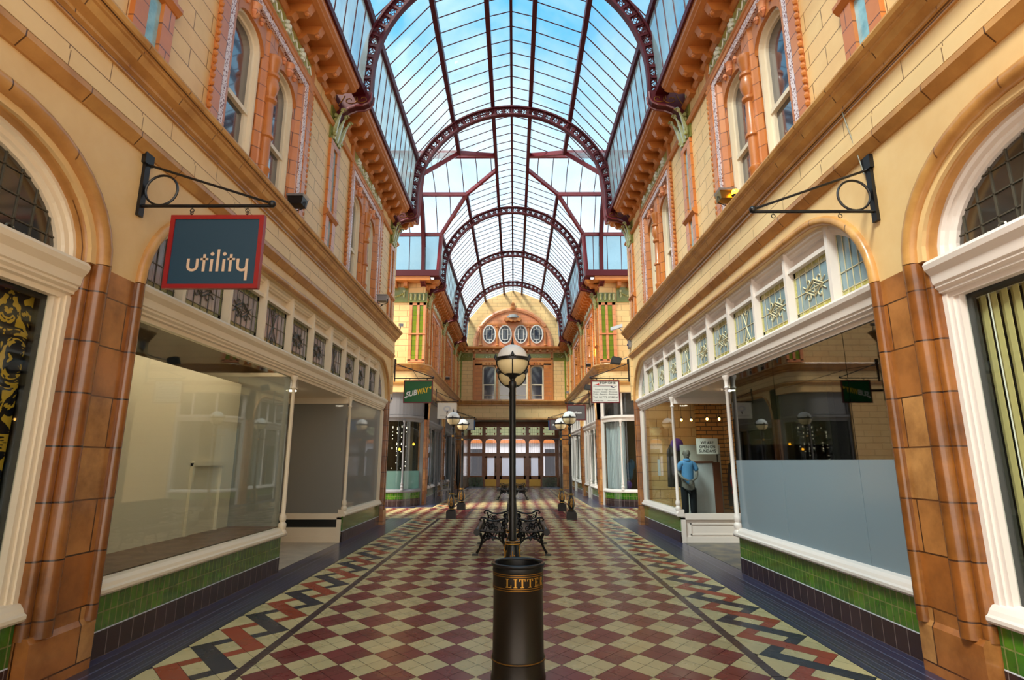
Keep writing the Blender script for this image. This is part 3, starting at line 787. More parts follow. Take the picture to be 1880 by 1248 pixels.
def beam(m, p, q, w, h):
    p, q = Vector(p), Vector(q); d = (q-p).normalized(); up = Vector((0, 0, 1)); sd = d.cross(up).normalized(); up = sd.cross(d)
    P = []
    for e in (p, q):
        for a, b in ((-1, -1), (1, -1), (1, 1), (-1, 1)): P.append(e+sd*a*w/2+up*b*h/2)
    m.add(P, [(0, 1, 2, 3), (4, 5, 6, 7), (0, 1, 5, 4), (1, 2, 6, 5), (2, 3, 7, 6), (3, 0, 4, 7)])
for k in (1, 2, 3, 4):
    for s in ((-1, 1) if k < 4 else (1,)):
        x, z = PK[k]; ty = TK[k][0]; wv, hv = (.11, .2) if k < 4 else (.07, .12)
        for ya, yb in (((NY0, YC-ty), (YC+ty, NY1)) if k < 3 else ((NY0, NY1),)):
            m = MB(); beam(m, (s*x, ya, z-.06), (s*x, yb, z-.06), wv, hv); m.build('purlin', M['crimson'], roof)
    for s in (-1, 1):
        for d in ((-1, 1) if k < 3 else (-1,) if k == 3 else ()):
            x, z = PK[k]; m = MB(); beam(m, (s*max(x, .57), YC+d*TK[k][0], z-.06-(.14 if k == 4 else 0)), (s*7.2, YC+d*TK[k][0], z-.06), .1, .14); m.build('transept_purlin', M['maroon_light'], roof)
for s in (-1, 1):
    for d in (-1, 1):
        m = MB()
        for k in range(3):
            a = (s*PK[k][0], YC+d*TK[k][0], PK[k][1]-.05); b = (s*PK[k+1][0], YC+d*TK[k+1][0], PK[k+1][1]-.05); beam(m, a, b, .1, .14)
        m.build('valley_beam', M['maroon_light'], roof)
    m = MB(); beam(m, (s*2.93, 15.85, 8.84), (s*7.2, 15.85, 8.84), .14, .2); m.build('transept_plate', M['crimson'], roof)

# pierced arch ribs
def rib(loc, label, sy=1, rot=0, group='pierced crimson roof ribs'):
    t = empty('roof_rib', (0, 0, 0), label, 'roof rib', group)
    RO, RI, ZC, ZL = 3.0, 2.74, 9.1, 8.72
    def curve(r, n=40): return [(r, 0, ZL)]+[(r*math.cos(PI*i/n), 0, ZC+r*math.sin(PI*i/n)) for i in range(n+1)]+[(-r, 0, ZL)]
    for nm, r in (('outer_flange', RO), ('inner_flange', RI)):
        m = MB(); m.sweep(curve(r), [(-.022, -.07), (.022, -.07), (.022, .07), (-.022, .07)], (0, 1, 0)); m.build(nm, M['crimson'], t)
    m = MB(); n = 36; rm = (RO+RI)/2; hw = (RO-RI)/2
    stations = [(a, None) for a in [PI*(i+.5)/n for i in range(n)]]
    for i in range(n+1):
        a = PI*i/n; c, s_ = math.cos(a), math.sin(a)
        beam(m, (RI*c, 0, ZC+RI*s_), (RO*c, 0, ZC+RO*s_), .06, .05)
    cells = [(rm*math.cos(PI*(i+.5)/n), ZC+rm*math.sin(PI*(i+.5)/n), PI*(i+.5)/n) for i in range(n)]
    cells += [(q*rm, ZC-.13, 0) for q in (-1, 1)]+[(q*rm, ZC-.36+.06, 0) for q in (-1, 1)]
    for cx, cz, a in cells:
        for rr, th, nn in ((.088, .017, 12),):
            m.tube([(cx+rr*math.cos(q*2*PI/nn), 0, cz+rr*math.sin(q*2*PI/nn)) for q in range(nn)], th, 4, closed=True)
        for q in range(4):
            b = a+q*PI/2; m.tube([(cx+.085*math.cos(b), 0, cz+.085*math.sin(b)), (cx+.03*math.cos(b+.5), 0, cz+.03*math.sin(b+.5)), (cx+.085*math.cos(b+PI/2), 0, cz+.085*math.sin(b+PI/2))], .011, 4)
            b = a+PI/4+q*PI/2; m.sphere((cx+.115*math.cos(b), 0, cz+.115*math.sin(b)), .034, 5, 4)
    m.build('pierced_lattice', M['crimson'], t)
    for s in (-1, 1):
        P = [(2.72, 8.72), (2.73, 8.58), (2.78, 8.49), (2.88, 8.44), (3.04, 8.42), (3.18, 8.36), (3.28, 8.26), (3.35, 8.12), (3.43, 8.12), (3.43, 8.76), (2.72, 8.76)]
        m = MB(); m.prism([(s*x, z) for x, z in P], 'y', -.075, .075); br = m.build('bracket', M['crimson'], t)
        m = MB()
        m.tube([(s*x, -.085, z) for x, z in P[:9]], .022, 6); m.tube([(s*x, .085, z) for x, z in P[:9]], .022, 6)
        m.build('bracket_edge', M['maroon_light'], br)
        m = MB()
        for yy in (-.078, .078):
            for cx, cz, d in ((2.9, 8.58, 1), (3.14, 8.56, -1)):
                m.tube([(s*(cx+d*(.015+.013*k)*math.cos(k*.62)), yy, cz+(.012+.0085*k)*math.sin(k*.62)) for k in range(12)], .008, 4)
            m.tube([(s*3.25, yy, 8.66), (s*3.3, yy, 8.55), (s*3.36, yy, 8.45)], .009, 4)
        m.build('gilt_scroll', M['dark_gold'], br)
    t.location = loc; t.scale = (sy, 1, 1); t.rotation_euler = (0, 0, rot)
    return t
rb = rib((0, 9.72, 0), 'pierced crimson roof rib nearest overhead, landing between the two near window pairs')
for y, q in ((4.55, 'above the nearest brown piers'), (-.6, 'behind the camera'), (14.95, 'at the near edge of the crossing'), (21.75, 'first beyond the crossing'),
             (26.8, 'second beyond the crossing'), (31.7, 'farthest from the camera, before the end wall')):
    dup(rb, (0, y, 0), label='pierced crimson roof rib %s' % q)
for s in (-1, 1):
    r = dup(rb, (s*3.5, YC, 0), PI/2, 'pierced crimson rib across the mouth of the %s crossing arm' % SN[s], scale=(KY, 1, 1))

# ------------------------------------------------------------------ end wall and doors
ew = empty('wall_end', (0, 34.6, 0), 'end wall with four sash windows, lunette and gable above the timber doors', 'wall', kind='structure')
YE = 34.5
m = MB(); m.box(-3.45, 3.45, YE, YE+.3, 4.13, 5.0); m.build('lintel', M['stone_large'], ew)
m = MB(); m.prism([(YE+.0-(3.42-x), z) for x, z in CORN], 'x', -3.45, 3.45); m.prism([(YE, 4.1), (YE-.06, 4.13), (YE-.06, 4.2), (YE, 4.22)], 'x', -3.45, 3.45); m.build('cornice', M['stone_mould'], ew)
m = MB(); m.box(-3.45, -2.42, YE, YE+.4, 5.0, 8.6); m.box(2.42, 3.45, YE, YE+.4, 5.0, 8.6); m.box(-2.42, 2.42, YE, YE+.4, 7.9, 8.6); m.box(-2.42, 2.42, YE+.26, YE+.4, 5, 7.9)
m.build('ashlar_face', M['stone'], ew)
m = MB()
for a, b in ((-2.42, -1.93), (-1.07, -.93), (-.07, .07), (.93, 1.07), (1.93, 2.42)): m.box(a, b, YE-.03, YE+.3, 5.3, 7.62)
m.box(-2.42, 2.42, YE-.03, YE+.3, 7.52, 7.9); m.box(-2.42, 2.42, YE-.05, YE+.3, 5.28, 5.36); m.build('terracotta_surround', M['terracotta'], ew)
m = MB()
for a, b in ((-2.5, -2.4), (2.4, 2.5)): m.box(a, b, YE-.06, YE, 5.3, 8.3)
m.box(-2.5, 2.5, YE-.06, YE, 7.86, 7.96); m.box(-2.5, 2.5, YE-.06, YE, 8.26, 8.34)
for q in (-1.5, -.5, .5, 1.5):
    for d in (-.18, 0, .18): m.lathe([(.02, 0), (.06, .05), (.05, .12)], (q+d, YE-.03, 7.56), 6)
m.build('surround_mouldings', M['terracotta_plain'], ew)
m = MB(); m.box(-2.35, 2.35, YE-.02, YE+.02, 7.98, 8.24); m.build('green_frieze_panel', M['frieze_green'], ew)
m = MB(); m.box(-3.4, -2.55, YE-.02, YE+.02, 7.8, 8.3); m.box(2.55, 3.4, YE-.02, YE+.02, 7.8, 8.3); m.build('green_end_panel', M['green_glaze'], ew)
m = MB()
for c in (-2.98, 2.98, -1.6, -.6, .6, 1.6):
    for k in range(10):
        a = k*2*PI/10; m.sphere((c+.2*math.cos(a), YE-.03, 8.1+.09*math.sin(a)), .03, 5, 4)
m.build('relief', M['green_relief'], ew)
m = MB()
for s in (-1, 1): m.box(s*3.22, s*3.3, YE-.03, YE+.02, 5.4, 7.8)
m.build('green_strip', M['green_strip'], ew)
for i, c in enumerate((-1.5, -.5, .5, 1.5)):
    sash(['leftmost', 'second', 'third', 'rightmost'][i]+' sash window of four in the end wall', 1, c, .42, 5.34, 7.52, axis='y', X=YE+.2)
m = MB(); m.prism([(YE, 8.5), (YE-.3, 8.5), (YE-.36, 8.56), (YE-.38, 8.66), (YE, 8.7)], 'x', -3.4, 3.4)
for k in range(15): m.box(-2.95+.42*k, -2.83+.42*k, YE-.26, YE, 8.36, 8.5)
m.build('eave_cornice', M['terracotta_plain'], ew)
m = MB()
outer = [(-3.45, 8.6), (-3.0, 8.6)]
P = [(-3.45, 8.7), (3.45, 8.7), (3.0, 8.78), (2.82, 10.5), (1.76, 11.78), (.57, 12.26), (0, 12.42), (-.57, 12.26), (-1.76, 11.78), (-2.82, 10.5), (-3.0, 8.78)]
m.prism(P, 'y', YE+.02, YE+.35); m.build('gable', M['stone'], ew)
m = MB(); n = 24; A = [(2.42*math.cos(PI*i/n), 8.7+2.42*math.sin(PI*i/n)) for i in range(n+1)]
m.prism(A, 'y', YE-.02, YE+.04); lu = m.build('lunette', M['terracotta_pink'], ew)
m = MB(); m.sweep([(x, YE-.02, z) for x, z in A], [(-.12, -.08), (0, -.12), (.12, -.06), (.12, .06), (-.12, .06)], (0, 1, 0)); m.build('lunette_arch', M['terracotta_pink'], lu)
m = MB()
m.lathe([(.02, 11.05), (.16, 11.1), (.2, 11.2), (.12, 11.3), (.14, 11.5), (.03, 11.6)], (0, YE-.08, 0), 10)
m.prism([(-.55, 10.4), (-.5, 10.5), (.5, 10.5), (.55, 10.4), (.42, 10.28), (.25, 10.33), (.12, 10.24), (0, 10.32), (-.12, 10.24), (-.25, 10.33), (-.42, 10.28)], 'y', YE-.4, YE)
for q in (-2.05, -1, 1, 2.05): m.lathe([(.05, 8.72), (.12, 8.78), (.06, 8.86), (.07, 9.9), (.14, 9.96), (.14, 10.02), (.06, 10.06)], (q, YE-.05, 0), 8)
m.box(-2.1, 2.1, YE-.07, YE, 10.12, 10.2)
m.build('lunette_ornament', M['terracotta_plain'], lu)
m = MB(); m.lathe([(.42, 10.5), (.4, 10.62), (.28, 10.74), (.02, 10.8)], (0, YE-.1, 0), 14); m.build('canopy_top', M['mid_grey'], lu)
for i, c in enumerate((-1.5, -.5, .5, 1.5)):
    w = empty('window_%d' % (90+i), (c, YE-.05, 9.5), 'oval window in the lunette, %s of four' % ['leftmost', 'second', 'third', 'rightmost'][i], 'window', kind='structure')
    def ov(k, n=24): return [(c+.39*k*math.cos(2*PI*i_/n), 9.5+.58*k*math.sin(2*PI*i_/n)) for i_ in range(n)]
    m = MB(); m.prism(ov(1), 'y', YE-.04, YE-.03); m.build('glass', M['dark_glass'], w)
    m = MB(); m.tube([(x, YE-.06, z) for x, z in ov(1)], .045, 5, closed=True)
    m.box(c-.17, c+.17, YE-.075, YE-.045, 9.82, 9.86); m.box(c-.17, c+.17, YE-.075, YE-.045, 9.14, 9.18); m.box(c-.19, c-.15, YE-.075, YE-.045, 9.14, 9.86); m.box(c+.15, c+.19, YE-.075, YE-.045, 9.14, 9.86)
    m.box(c-.015, c+.015, YE-.07, YE-.045, 9.84, 10.06); m.box(c-.015, c+.015, YE-.07, YE-.045, 8.94, 9.16); m.box(c-.38, c-.17, YE-.07, YE-.045, 9.485, 9.515); m.box(c+.17, c+.38, YE-.07, YE-.045, 9.485, 9.515)
    m.build('frame', M['white_paint'], w)
# passage
m = MB(); m.box(-3.45, -3.0, YE, 38, 0, 4.2); m.box(3.0, 3.45, YE, 38, 0, 4.2); m.build('passage_walls', M['pier_face'], ew)
m = MB(); m.box(-3.45, 3.45, YE+.02, 38.3, 4.2, 4.4); m.build('passage_ceiling', M['panel_brown'], ew)
dr = empty('door_1', (0, 38, 0), 'varnished timber entrance screen with five glazed bays, arched lights and brass kick plates', 'doors', kind='structure')
bays = [(-2.86, -2.08), (-1.86, -1.12), (-.88, .84), (1.06, 1.8), (2.02, 2.8)]
xs = [-3.0]+[v for b in bays for v in b]+[3.0]
m = MB()
for i in range(0, len(xs), 2): m.box(xs[i], xs[i+1], 37.95, 38.08, 0, 4.2)
for z0, z1 in ((0, .12), (1.95, 2.17), (3.07, 3.33), (3.87, 4.2)): m.box(-3, 3, 37.96, 38.07, z0, z1)
for i, (a, b) in enumerate(bays):
    for x0, x1 in ((a, b),) if i != 2 else ((a, b),):
        ar = arch(x0, x1, 2.82, 3.07, .25, 0, 6)
        m.prism([(x0, 3.08), (x0, 2.82)]+ar[:7]+[(x0+.25, 3.08)], 'y', 37.96, 38.07)
        m.prism([(x1, 3.08), (x1-.25, 3.08)]+ar[7:]+[(x1, 2.82)], 'y', 37.96, 38.07)
m.build('timber_frame', M['wood'], dr)
for i, (a, b) in enumerate(bays):
    m = MB(); m.box(a, b, 38.0, 38.02, 2.17, 3.07); m.build('arched_light', M['clear_pane'], dr)
    m = MB(); m.box(a, b, 38.0, 38.02, 3.33, 3.87); m.build('top_light', M['green_light'], dr)
    m = MB()
    for x in (a+.09, b-.09):
        for z in (3.42, 3.78): m.box(x-.09, x+.0, 37.985, 38.0, z-.05, z+.05)
    m.build('red_corner_panes', M['red'], dr)
    m = MB()
    for k in range(1, 6): x = a+(b-a)*k/6; m.box(x-.006, x+.006, 37.98, 38.0, 3.33, 3.87); m.box(x-.005, x+.005, 37.98, 38.0, 2.17, 3.05)
    m.box(a, b, 37.98, 38, 3.5, 3.512); m.box(a, b, 37.98, 38, 3.68, 3.692); m.build('leads', M['lead_dark'], dr)
    if i in (0, 4):
        m = MB(); m.box(a, b, 38.0, 38.02, .66, 1.95); m.build('side_light', M['clear_pane'], dr)
        m = MB(); m.box(a-.1, b+.1, 37.9, 38.1, 0, .6); m.build('tiled_plinth', M['green_tile_dark'], dr)
        m = MB(); m.box(a, b, 37.9, 38.1, .6, .68); m.build('sill', M['wood'], dr)
    else:
        leaves = [(a, b)] if i != 2 else [(a, -.02), (-.02, b)]
        for a2, b2 in leaves:
            lf = MB(); w_ = .13
            lf.box(a2, a2+w_, 37.93, 37.99, .12, 1.95); lf.box(b2-w_, b2, 37.93, 37.99, .12, 1.95); lf.box(a2, b2, 37.93, 37.99, 1.84, 1.95); lf.box(a2, b2, 37.93, 37.99, .44, .68)
            l = lf.build('door_leaf', M['wood'], dr)
            m = MB(); m.box(a2+w_, b2-w_, 37.95, 37.97, .66, 1.86); m.build('pane', M['door_glass'], l)
            m = MB(); m.box(a2, b2, 37.92, 37.98, .02, .44); m.build('kick_plate', M['brass'], l)
            m = MB(); hx = b2-.06 if i < 2 else a2+.06
            m.tube([(hx, 37.9, .9), (hx, 37.86, 1.0), (hx, 37.86, 1.4), (hx, 37.9, 1.5)], .018, 6); m.build('pull_handle', M['brass'], l)
# street beyond
st = empty('street_frontage', (0, 47, 0), 'pale shop frontage across the street, seen through the end doors', 'building')
m = MB(); m.box(-10, 10, 47, 47.5, 0, 7); m.build('wall', M['street_wall'], st)
m = MB()
for a, b in ((-9, -6), (-5, -2.5), (2.6, 5), (6, 9)): m.box(a, b, 46.9, 47.02, .2, 2.6)
m.box(-10, 10, 46.85, 47.02, 4.0, 4.3); m.build('shop_windows', M['street_dark'], st)
m = MB(); m.box(-10, 10, 46.8, 47.02, 3.1, 3.35); m.box(1.2, 6, 46.78, 47.02, 3.4, 3.7); m.build('sign_band', M['street_orange'], st)
pv = MB(); pv.box(-14, 14, 38.1, 50, -.2, -.005); pv.build('pavement', M['pavement'], None, label='grey street paving outside the end doors', cat='pavement', kind='structure')

# ------------------------------------------------------------------ shopfronts
SILL = [(x, z+.05) for x, z in [(3.6, .47), (3.455, .47), (3.44, .49), (3.44, .515), (3.46, .53), (3.475, .56), (3.5, .59), (3.6, .61)]]
TRANS = [(3.6, 2.98), (3.535, 2.98), (3.53, 3.02), (3.50, 3.03), (3.50, 3.05), (3.475, 3.07), (3.475, 3.09), (3.46, 3.1), (3.45, 3.17), (3.41, 3.22), (3.4, 3.26), (3.42, 3.29), (3.5, 3.31), (3.6, 3.31)]
def plinth(par, s, y0, y1):
    m = MB(); m.box(s*3.5, s*3.62, y0, y1, 0, .215); m.build('black_skirting', M['black_tile'], par)
    m = MB(); m.box(s*3.503, s*3.62, y0, y1, .215, .225); m.build('plinth_joint', M['screen_grey'], par)
    m = MB(); m.box(s*3.505, s*3.62, y0, y1, .225, .53); m.build('green_tile_plinth', M['green_tile'], par)
def rail(par, s, prof, y0, y1, name, mt):
    m = MB(); m.prism(mirror(prof, s), 'y', y0, y1); return m.build(name, M[mt], par)
def post(par, x, y, mt, z0=.55, z1=3.0):
    m = MB(); m.lathe([(.07, z0), (.07, z0+.04), (.05, z0+.07), (.062, z0+.11), (.062, z0+.15), (.04, z0+.18), (.055, z0+.22), (.05, z0+.27), (.034, z0+.3), (.028, z1-.22), (.045, z1-.2), (.03, z1-.17), (.035, z1-.08), (.06, z1-.03), (.06, z1)], (x, y, 0), 10)
    return m.build('turned_post', M[mt], par, smooth=True)
def frame_arch(par, s, a, b, zs, zt, ry, mt, w=.1, z0=3.25, x=3.55):
    path = [(s*x, y, z) for y, z in arch(a, b, zs, zt, ry, 0, 10, z0=z0)]
    bn = (-s, 0, 0); nrm = Vector(bn).cross(Vector((0, 0, 1))); k = 1 if nrm.y > 0 else -1
    m = MB(); m.sweep(path, [(-k*.01, -.08), (-k*.01, .06), (k*w*.3, .06), (k*w*.4, .035), (k*w*.7, .03), (k*w*.8, .01), (k*w, .0), (k*w, -.08)], bn)
    return m.build('arched_frame', M[mt], par)
def lead_light(par, s, ya, yb, z0, z1, pane, border, lead, x=3.57, topfn=None, scroll=True, motif=0):
    yy = [ya+(yb-ya)*i/8 for i in range(9)]
    def top(y): return topfn(y) if topfn else z1
    P = [(ya, z0)]+[(yb, z0)]+[(y, top(y)) for y in reversed(yy)]
    m = MB(); m.prism(P, 'x', s*x, s*(x+.01)); l = m.build('leaded_light', M[pane], par)
    m = MB(); bw = .075
    m.box(s*(x-.003), s*x, ya, yb, z0, z0+bw*1.3)
    if not topfn: m.box(s*(x-.003), s*x, ya, yb, z1-bw, z1); m.box(s*(x-.003), s*x, ya, ya+bw*.7, z0, z1); m.box(s*(x-.003), s*x, yb-bw*.7, yb, z0, z1)
    m.build('border_panes', M[border], l)
    m = MB(); n = 6
    for k in range(n+1):
        y = ya+(yb-ya)*(k+.0)/n; y = min(max(y, ya+.01), yb-.01); m.box(s*(x-.009), s*(x-.003), y-.005, y+.005, z0, top(y)-.005)
    hs = [z0+bw*1.3, z0+(z1-z0)*.5] + ([z1-bw] if not topfn else [])
    for z in hs: m.box(s*(x-.009), s*(x-.003), ya, yb if not topfn else (yb if top(yb) > z else yb-.2), z-.005, z+.005)
    if scroll:
        c = (ya+yb)/2; zc = (z0+z1)/2; q = .011
        def tb(pts, r=q): m.tube([(s*(x-.01), a, b) for a, b in pts], r, 4)
        if motif == 0:
            h, v = .19, .1
            tb([(c-h, zc), (c, zc+v), (c+h, zc), (c, zc-v), (c-h, zc)]); tb([(c-h*.6, zc), (c, zc+v*.6), (c+h*.6, zc), (c, zc-v*.6), (c-h*.6, zc)], .007)
            for d in (-1, 1):
                for e in (-1, 1):
                    tb([(c+d*(h*.55+.015*k_*.9*math.cos(k_*.75)+.03), zc+e*(v*.95+.011*k_*math.sin(k_*.75)*.9)) for k_ in range(9)], .008)
        else:
            for d in (-1, 1):
                tb([(c-d*.12, zc-.22), (c-d*.04, zc-.08), (c+d*.0, zc+.0), (c-d*.05, zc+.12), (c-d*.12, zc+.22)], .008)
                for e in (-1, 1): tb([(c+d*(.03+.013*k_*math.cos(k_*.7)), zc+e*(.24+.01*k_*math.sin(k_*.7))) for k_ in range(8)], .007)
    m.build('leads', M[lead], l)
    return l
def near_shop(s, label):
    S = SN[s]; wp = 'cream_paint' if s < 0 else 'white_paint'
    t = empty('shopfront', (s*3.5, 10.1, 0), label, 'shopfront')
    plinth(t, s, 4.99, 8.95); plinth(t, s, 12.1, 15.29)
    rail(t, s, SILL, 4.99, 9.02, 'sill', wp); rail(t, s, SILL, 12.05, 15.29, 'sill', wp)
    rail(t, s, TRANS, 4.99, 15.29, 'transom_cornice', wp)
    frame_arch(t, s, *B2, wp)
    post(t, s*3.5, 8.95, wp); post(t, s*3.5, 12.12, wp)
    m = MB(); m.box(s*3.5, s*3.58, 15.15, 15.28, .6, 2.98); m.build('end_jamb', M[wp], t)
    ys = [4.99]+[5.72+.965*k for k in range(10)]+[15.28]
    zl = 3.31; zr = 3.93
    m = MB(); m.box(s*3.5, s*3.6, 5.7, 14.4, zr, zr+.05); m.build('head_rail', M[wp], t)
    m = MB(); m.box(s*3.59, s*3.66, 5.5, 14.9, zr, 4.24); m.build('soffit_panel', M[wp], t)
    ar = arch(*B2)
    def topf(y):
        for (a, z), (b, w_) in zip(ar, ar[1:]):
            if a <= y <= b and b > a: return z+(w_-z)*(y-a)/(b-a)-.03
        return 3.4
    for k in range(1, 11):
        y = ys[k]; hw = .028 if k != 6 else .06
        m = MB(); m.box(s*3.47, s*3.6, y-hw, y+hw, 3.3, min(topf(y)+.03, 4.2)); m.build('mullion', M[wp], t)
    pane, bor, ld = ('mauve_pane', 'olive_pane', 'lead') if s < 0 else ('blue_pane', 'amber_pane', 'lead_light')
    for k in range(11):
        a, b = ys[k]+.03, ys[k+1]-.03
        if k in (0, 10): lead_light(t, s, a, b, zl, 3.9, pane, bor, ld, topfn=topf, scroll=False)
        else: lead_light(t, s, a, b, zl, zr, pane, bor, ld, motif=1 if k in (3, 6, 9) else 0)
    # recess
    m = MB(); m.box(s*3.56, s*5.2, 8.95, 12.1, 0, .006); m.build('recess_floor', M['recess_floor' if s < 0 else 'recess_floor_dark'], t)
    m = MB(); m.box(s*3.6, s*5.2, 8.95, 12.1, 2.99, 3.05); m.build('recess_ceiling', M[wp], t)
    m = MB(); m.box(s*5.1, s*5.2, 8.95, 12.1, 0, 3.0); m.box(s*5.06, s*5.1, 9.6, 11.2, .1, 2.3); m.build('recess_back', M['display_wall'], t)
    m = MB(); m.box(s*3.53, s*5.1, 12.06, 12.16, .46, .58); m.box(s*3.53, s*3.62, 12.06, 12.16, 0, .5); m.box(s*3.53, s*5.1, 12.07, 12.14, 0, .12)
    m.build('return_frame', M[wp], t)
    m = MB(); m.box(s*3.53, s*5.1, 12.07, 12.16, 2.86, 3.0); m.build('return_head', M[wp], t)
    if s < 0:
        m = MB(); m.box(s*3.6, s*5.1, 12.1, 12.14, .12, .3); m.build('return_panel', M[wp], t)
        m = MB(); m.box(s*3.6, s*5.1, 12.1, 12.14, .3, .46); m.build('black_vent', M['black'], t)
        m = MB(); m.box(s*3.56, s*5.1, 12.1, 12.11, .58, 2.9); m.build('return_glass', M['grey_glass'], t)
        m = MB(); m.box(s*3.7, s*5.1, 12.4, 12.43, .4, 3.0); m.build('grey_backing', M['grey_blind'], t)
        m = MB(); m.box(s*3.56, s*3.565, 12.14, 15.15, .6, 2.98); m.build('side_glass', M['grey_glass'], t)
        m = MB(); m.box(s*3.75, s*3.78, 12.43, 15.25, .4, 3.0); m.build('pale_backing', M['pale_blind'], t)
        m = MB(); m.box(s*3.555, s*3.56, 5.0, 8.95, .6, 2.98); m.build('display_glass', M['shop_glass'], t)
        m = MB(); m.box(s*3.56, s*4.4, 8.94, 8.95, .6, 2.98); m.build('end_glass', M['grey_glass'], t)
        m = MB(); m.box(s*3.56, s*4.4, 5.0, 8.93, .58, .665); m.build('display_shelf', M['wood_shelf'], t)
        m = MB(); m.box(s*4.34, s*4.42, 4.9, 8.93, .58, 2.86); m.box(s*3.66, s*4.4, 4.9, 4.98, .58, 3.3); bk = m.build('display_back', M['display_wall'], t)
        m = MB(); m.box(s*4.3, s*4.34, 7.75, 7.8, .6, 1.62); m.box(s*4.3, s*4.34, 8.52, 8.57, .6, 1.62); m.box(s*4.29, s*4.34, 7.75, 8.57, 1.58, 1.65); m.build('hatch_frame', M['display_wall'], bk)
    else:
        m = MB(); m.box(s*3.6, s*5.1, 12.1, 12.14, .12, .46); pn = m.build('return_panel', M['white_paint'], t)
        m = MB(); m.box(s*3.72, s*4.98, 12.085, 12.1, .36, .385); m.box(s*3.72, s*4.98, 12.085, 12.1, .15, .175); m.box(s*3.72, s*3.745, 12.085, 12.1, .15, .385); m.build('panel_moulding', M['white_paint'], pn)
        m = MB(); m.box(s*3.56, s*5.1, 12.1, 12.11, .58, 2.9); m.build('return_glass', M['shop_glass'], t)
        m = MB(); m.box(s*3.56, s*3.565, 12.14, 15.15, .6, 2.98); m.build('side_glass', M['shop_glass'], t)
        for a, b in ((5.0, 5.77), (5.78, 7.42), (7.43, 8.95)):
            m = MB(); m.box(s*3.555, s*3.56, a, b, 1.66, 2.98); m.build('clear_glass', M['shop_glass_dark'], t)
            m = MB(); m.box(s*3.555, s*3.56, a, b, .6, 1.66); m.build('frosted_glass', M['frost_glass'], t)
        m = MB(); m.box(s*3.56, s*5.1, 8.94, 8.95, .6, 2.98); m.build('end_glass', M['shop_glass'], t)
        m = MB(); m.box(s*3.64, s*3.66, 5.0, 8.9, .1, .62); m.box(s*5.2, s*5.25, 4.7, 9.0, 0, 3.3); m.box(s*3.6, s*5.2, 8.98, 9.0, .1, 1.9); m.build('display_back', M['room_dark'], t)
    # interior shell
    q = empty('wall_shop_'+S, (s*7, 7, 0), 'interior shell of the near %s shop' % S, 'shop interior', kind='structure')
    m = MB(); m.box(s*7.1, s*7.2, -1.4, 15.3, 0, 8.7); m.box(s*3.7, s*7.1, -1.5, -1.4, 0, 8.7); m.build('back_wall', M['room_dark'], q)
    m = MB(); m.box(s*3.64, s*7.1, -1.4, 15.3, 3.33, 3.4); m.build('interior_ceiling', M['room_mid'], q)
    m = MB(); m.box(s*3.62, s*7.1, -1.4, 8.94, .0, .02); m.box(s*3.62, s*7.1, 12.12, 15.3, .0, .4); m.build('interior_floor', M['room_floor'], q)
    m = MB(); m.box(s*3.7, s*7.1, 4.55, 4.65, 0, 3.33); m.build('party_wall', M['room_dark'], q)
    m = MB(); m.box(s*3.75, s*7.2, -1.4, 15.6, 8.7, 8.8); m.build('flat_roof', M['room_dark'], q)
    return t
near_shop(-1, 'empty cream shopfront with bare display window, recessed entry and mauve leaded lights')
near_shop(1, 'white shopfront with half-frosted glass and a clothing display beside its recessed entry')

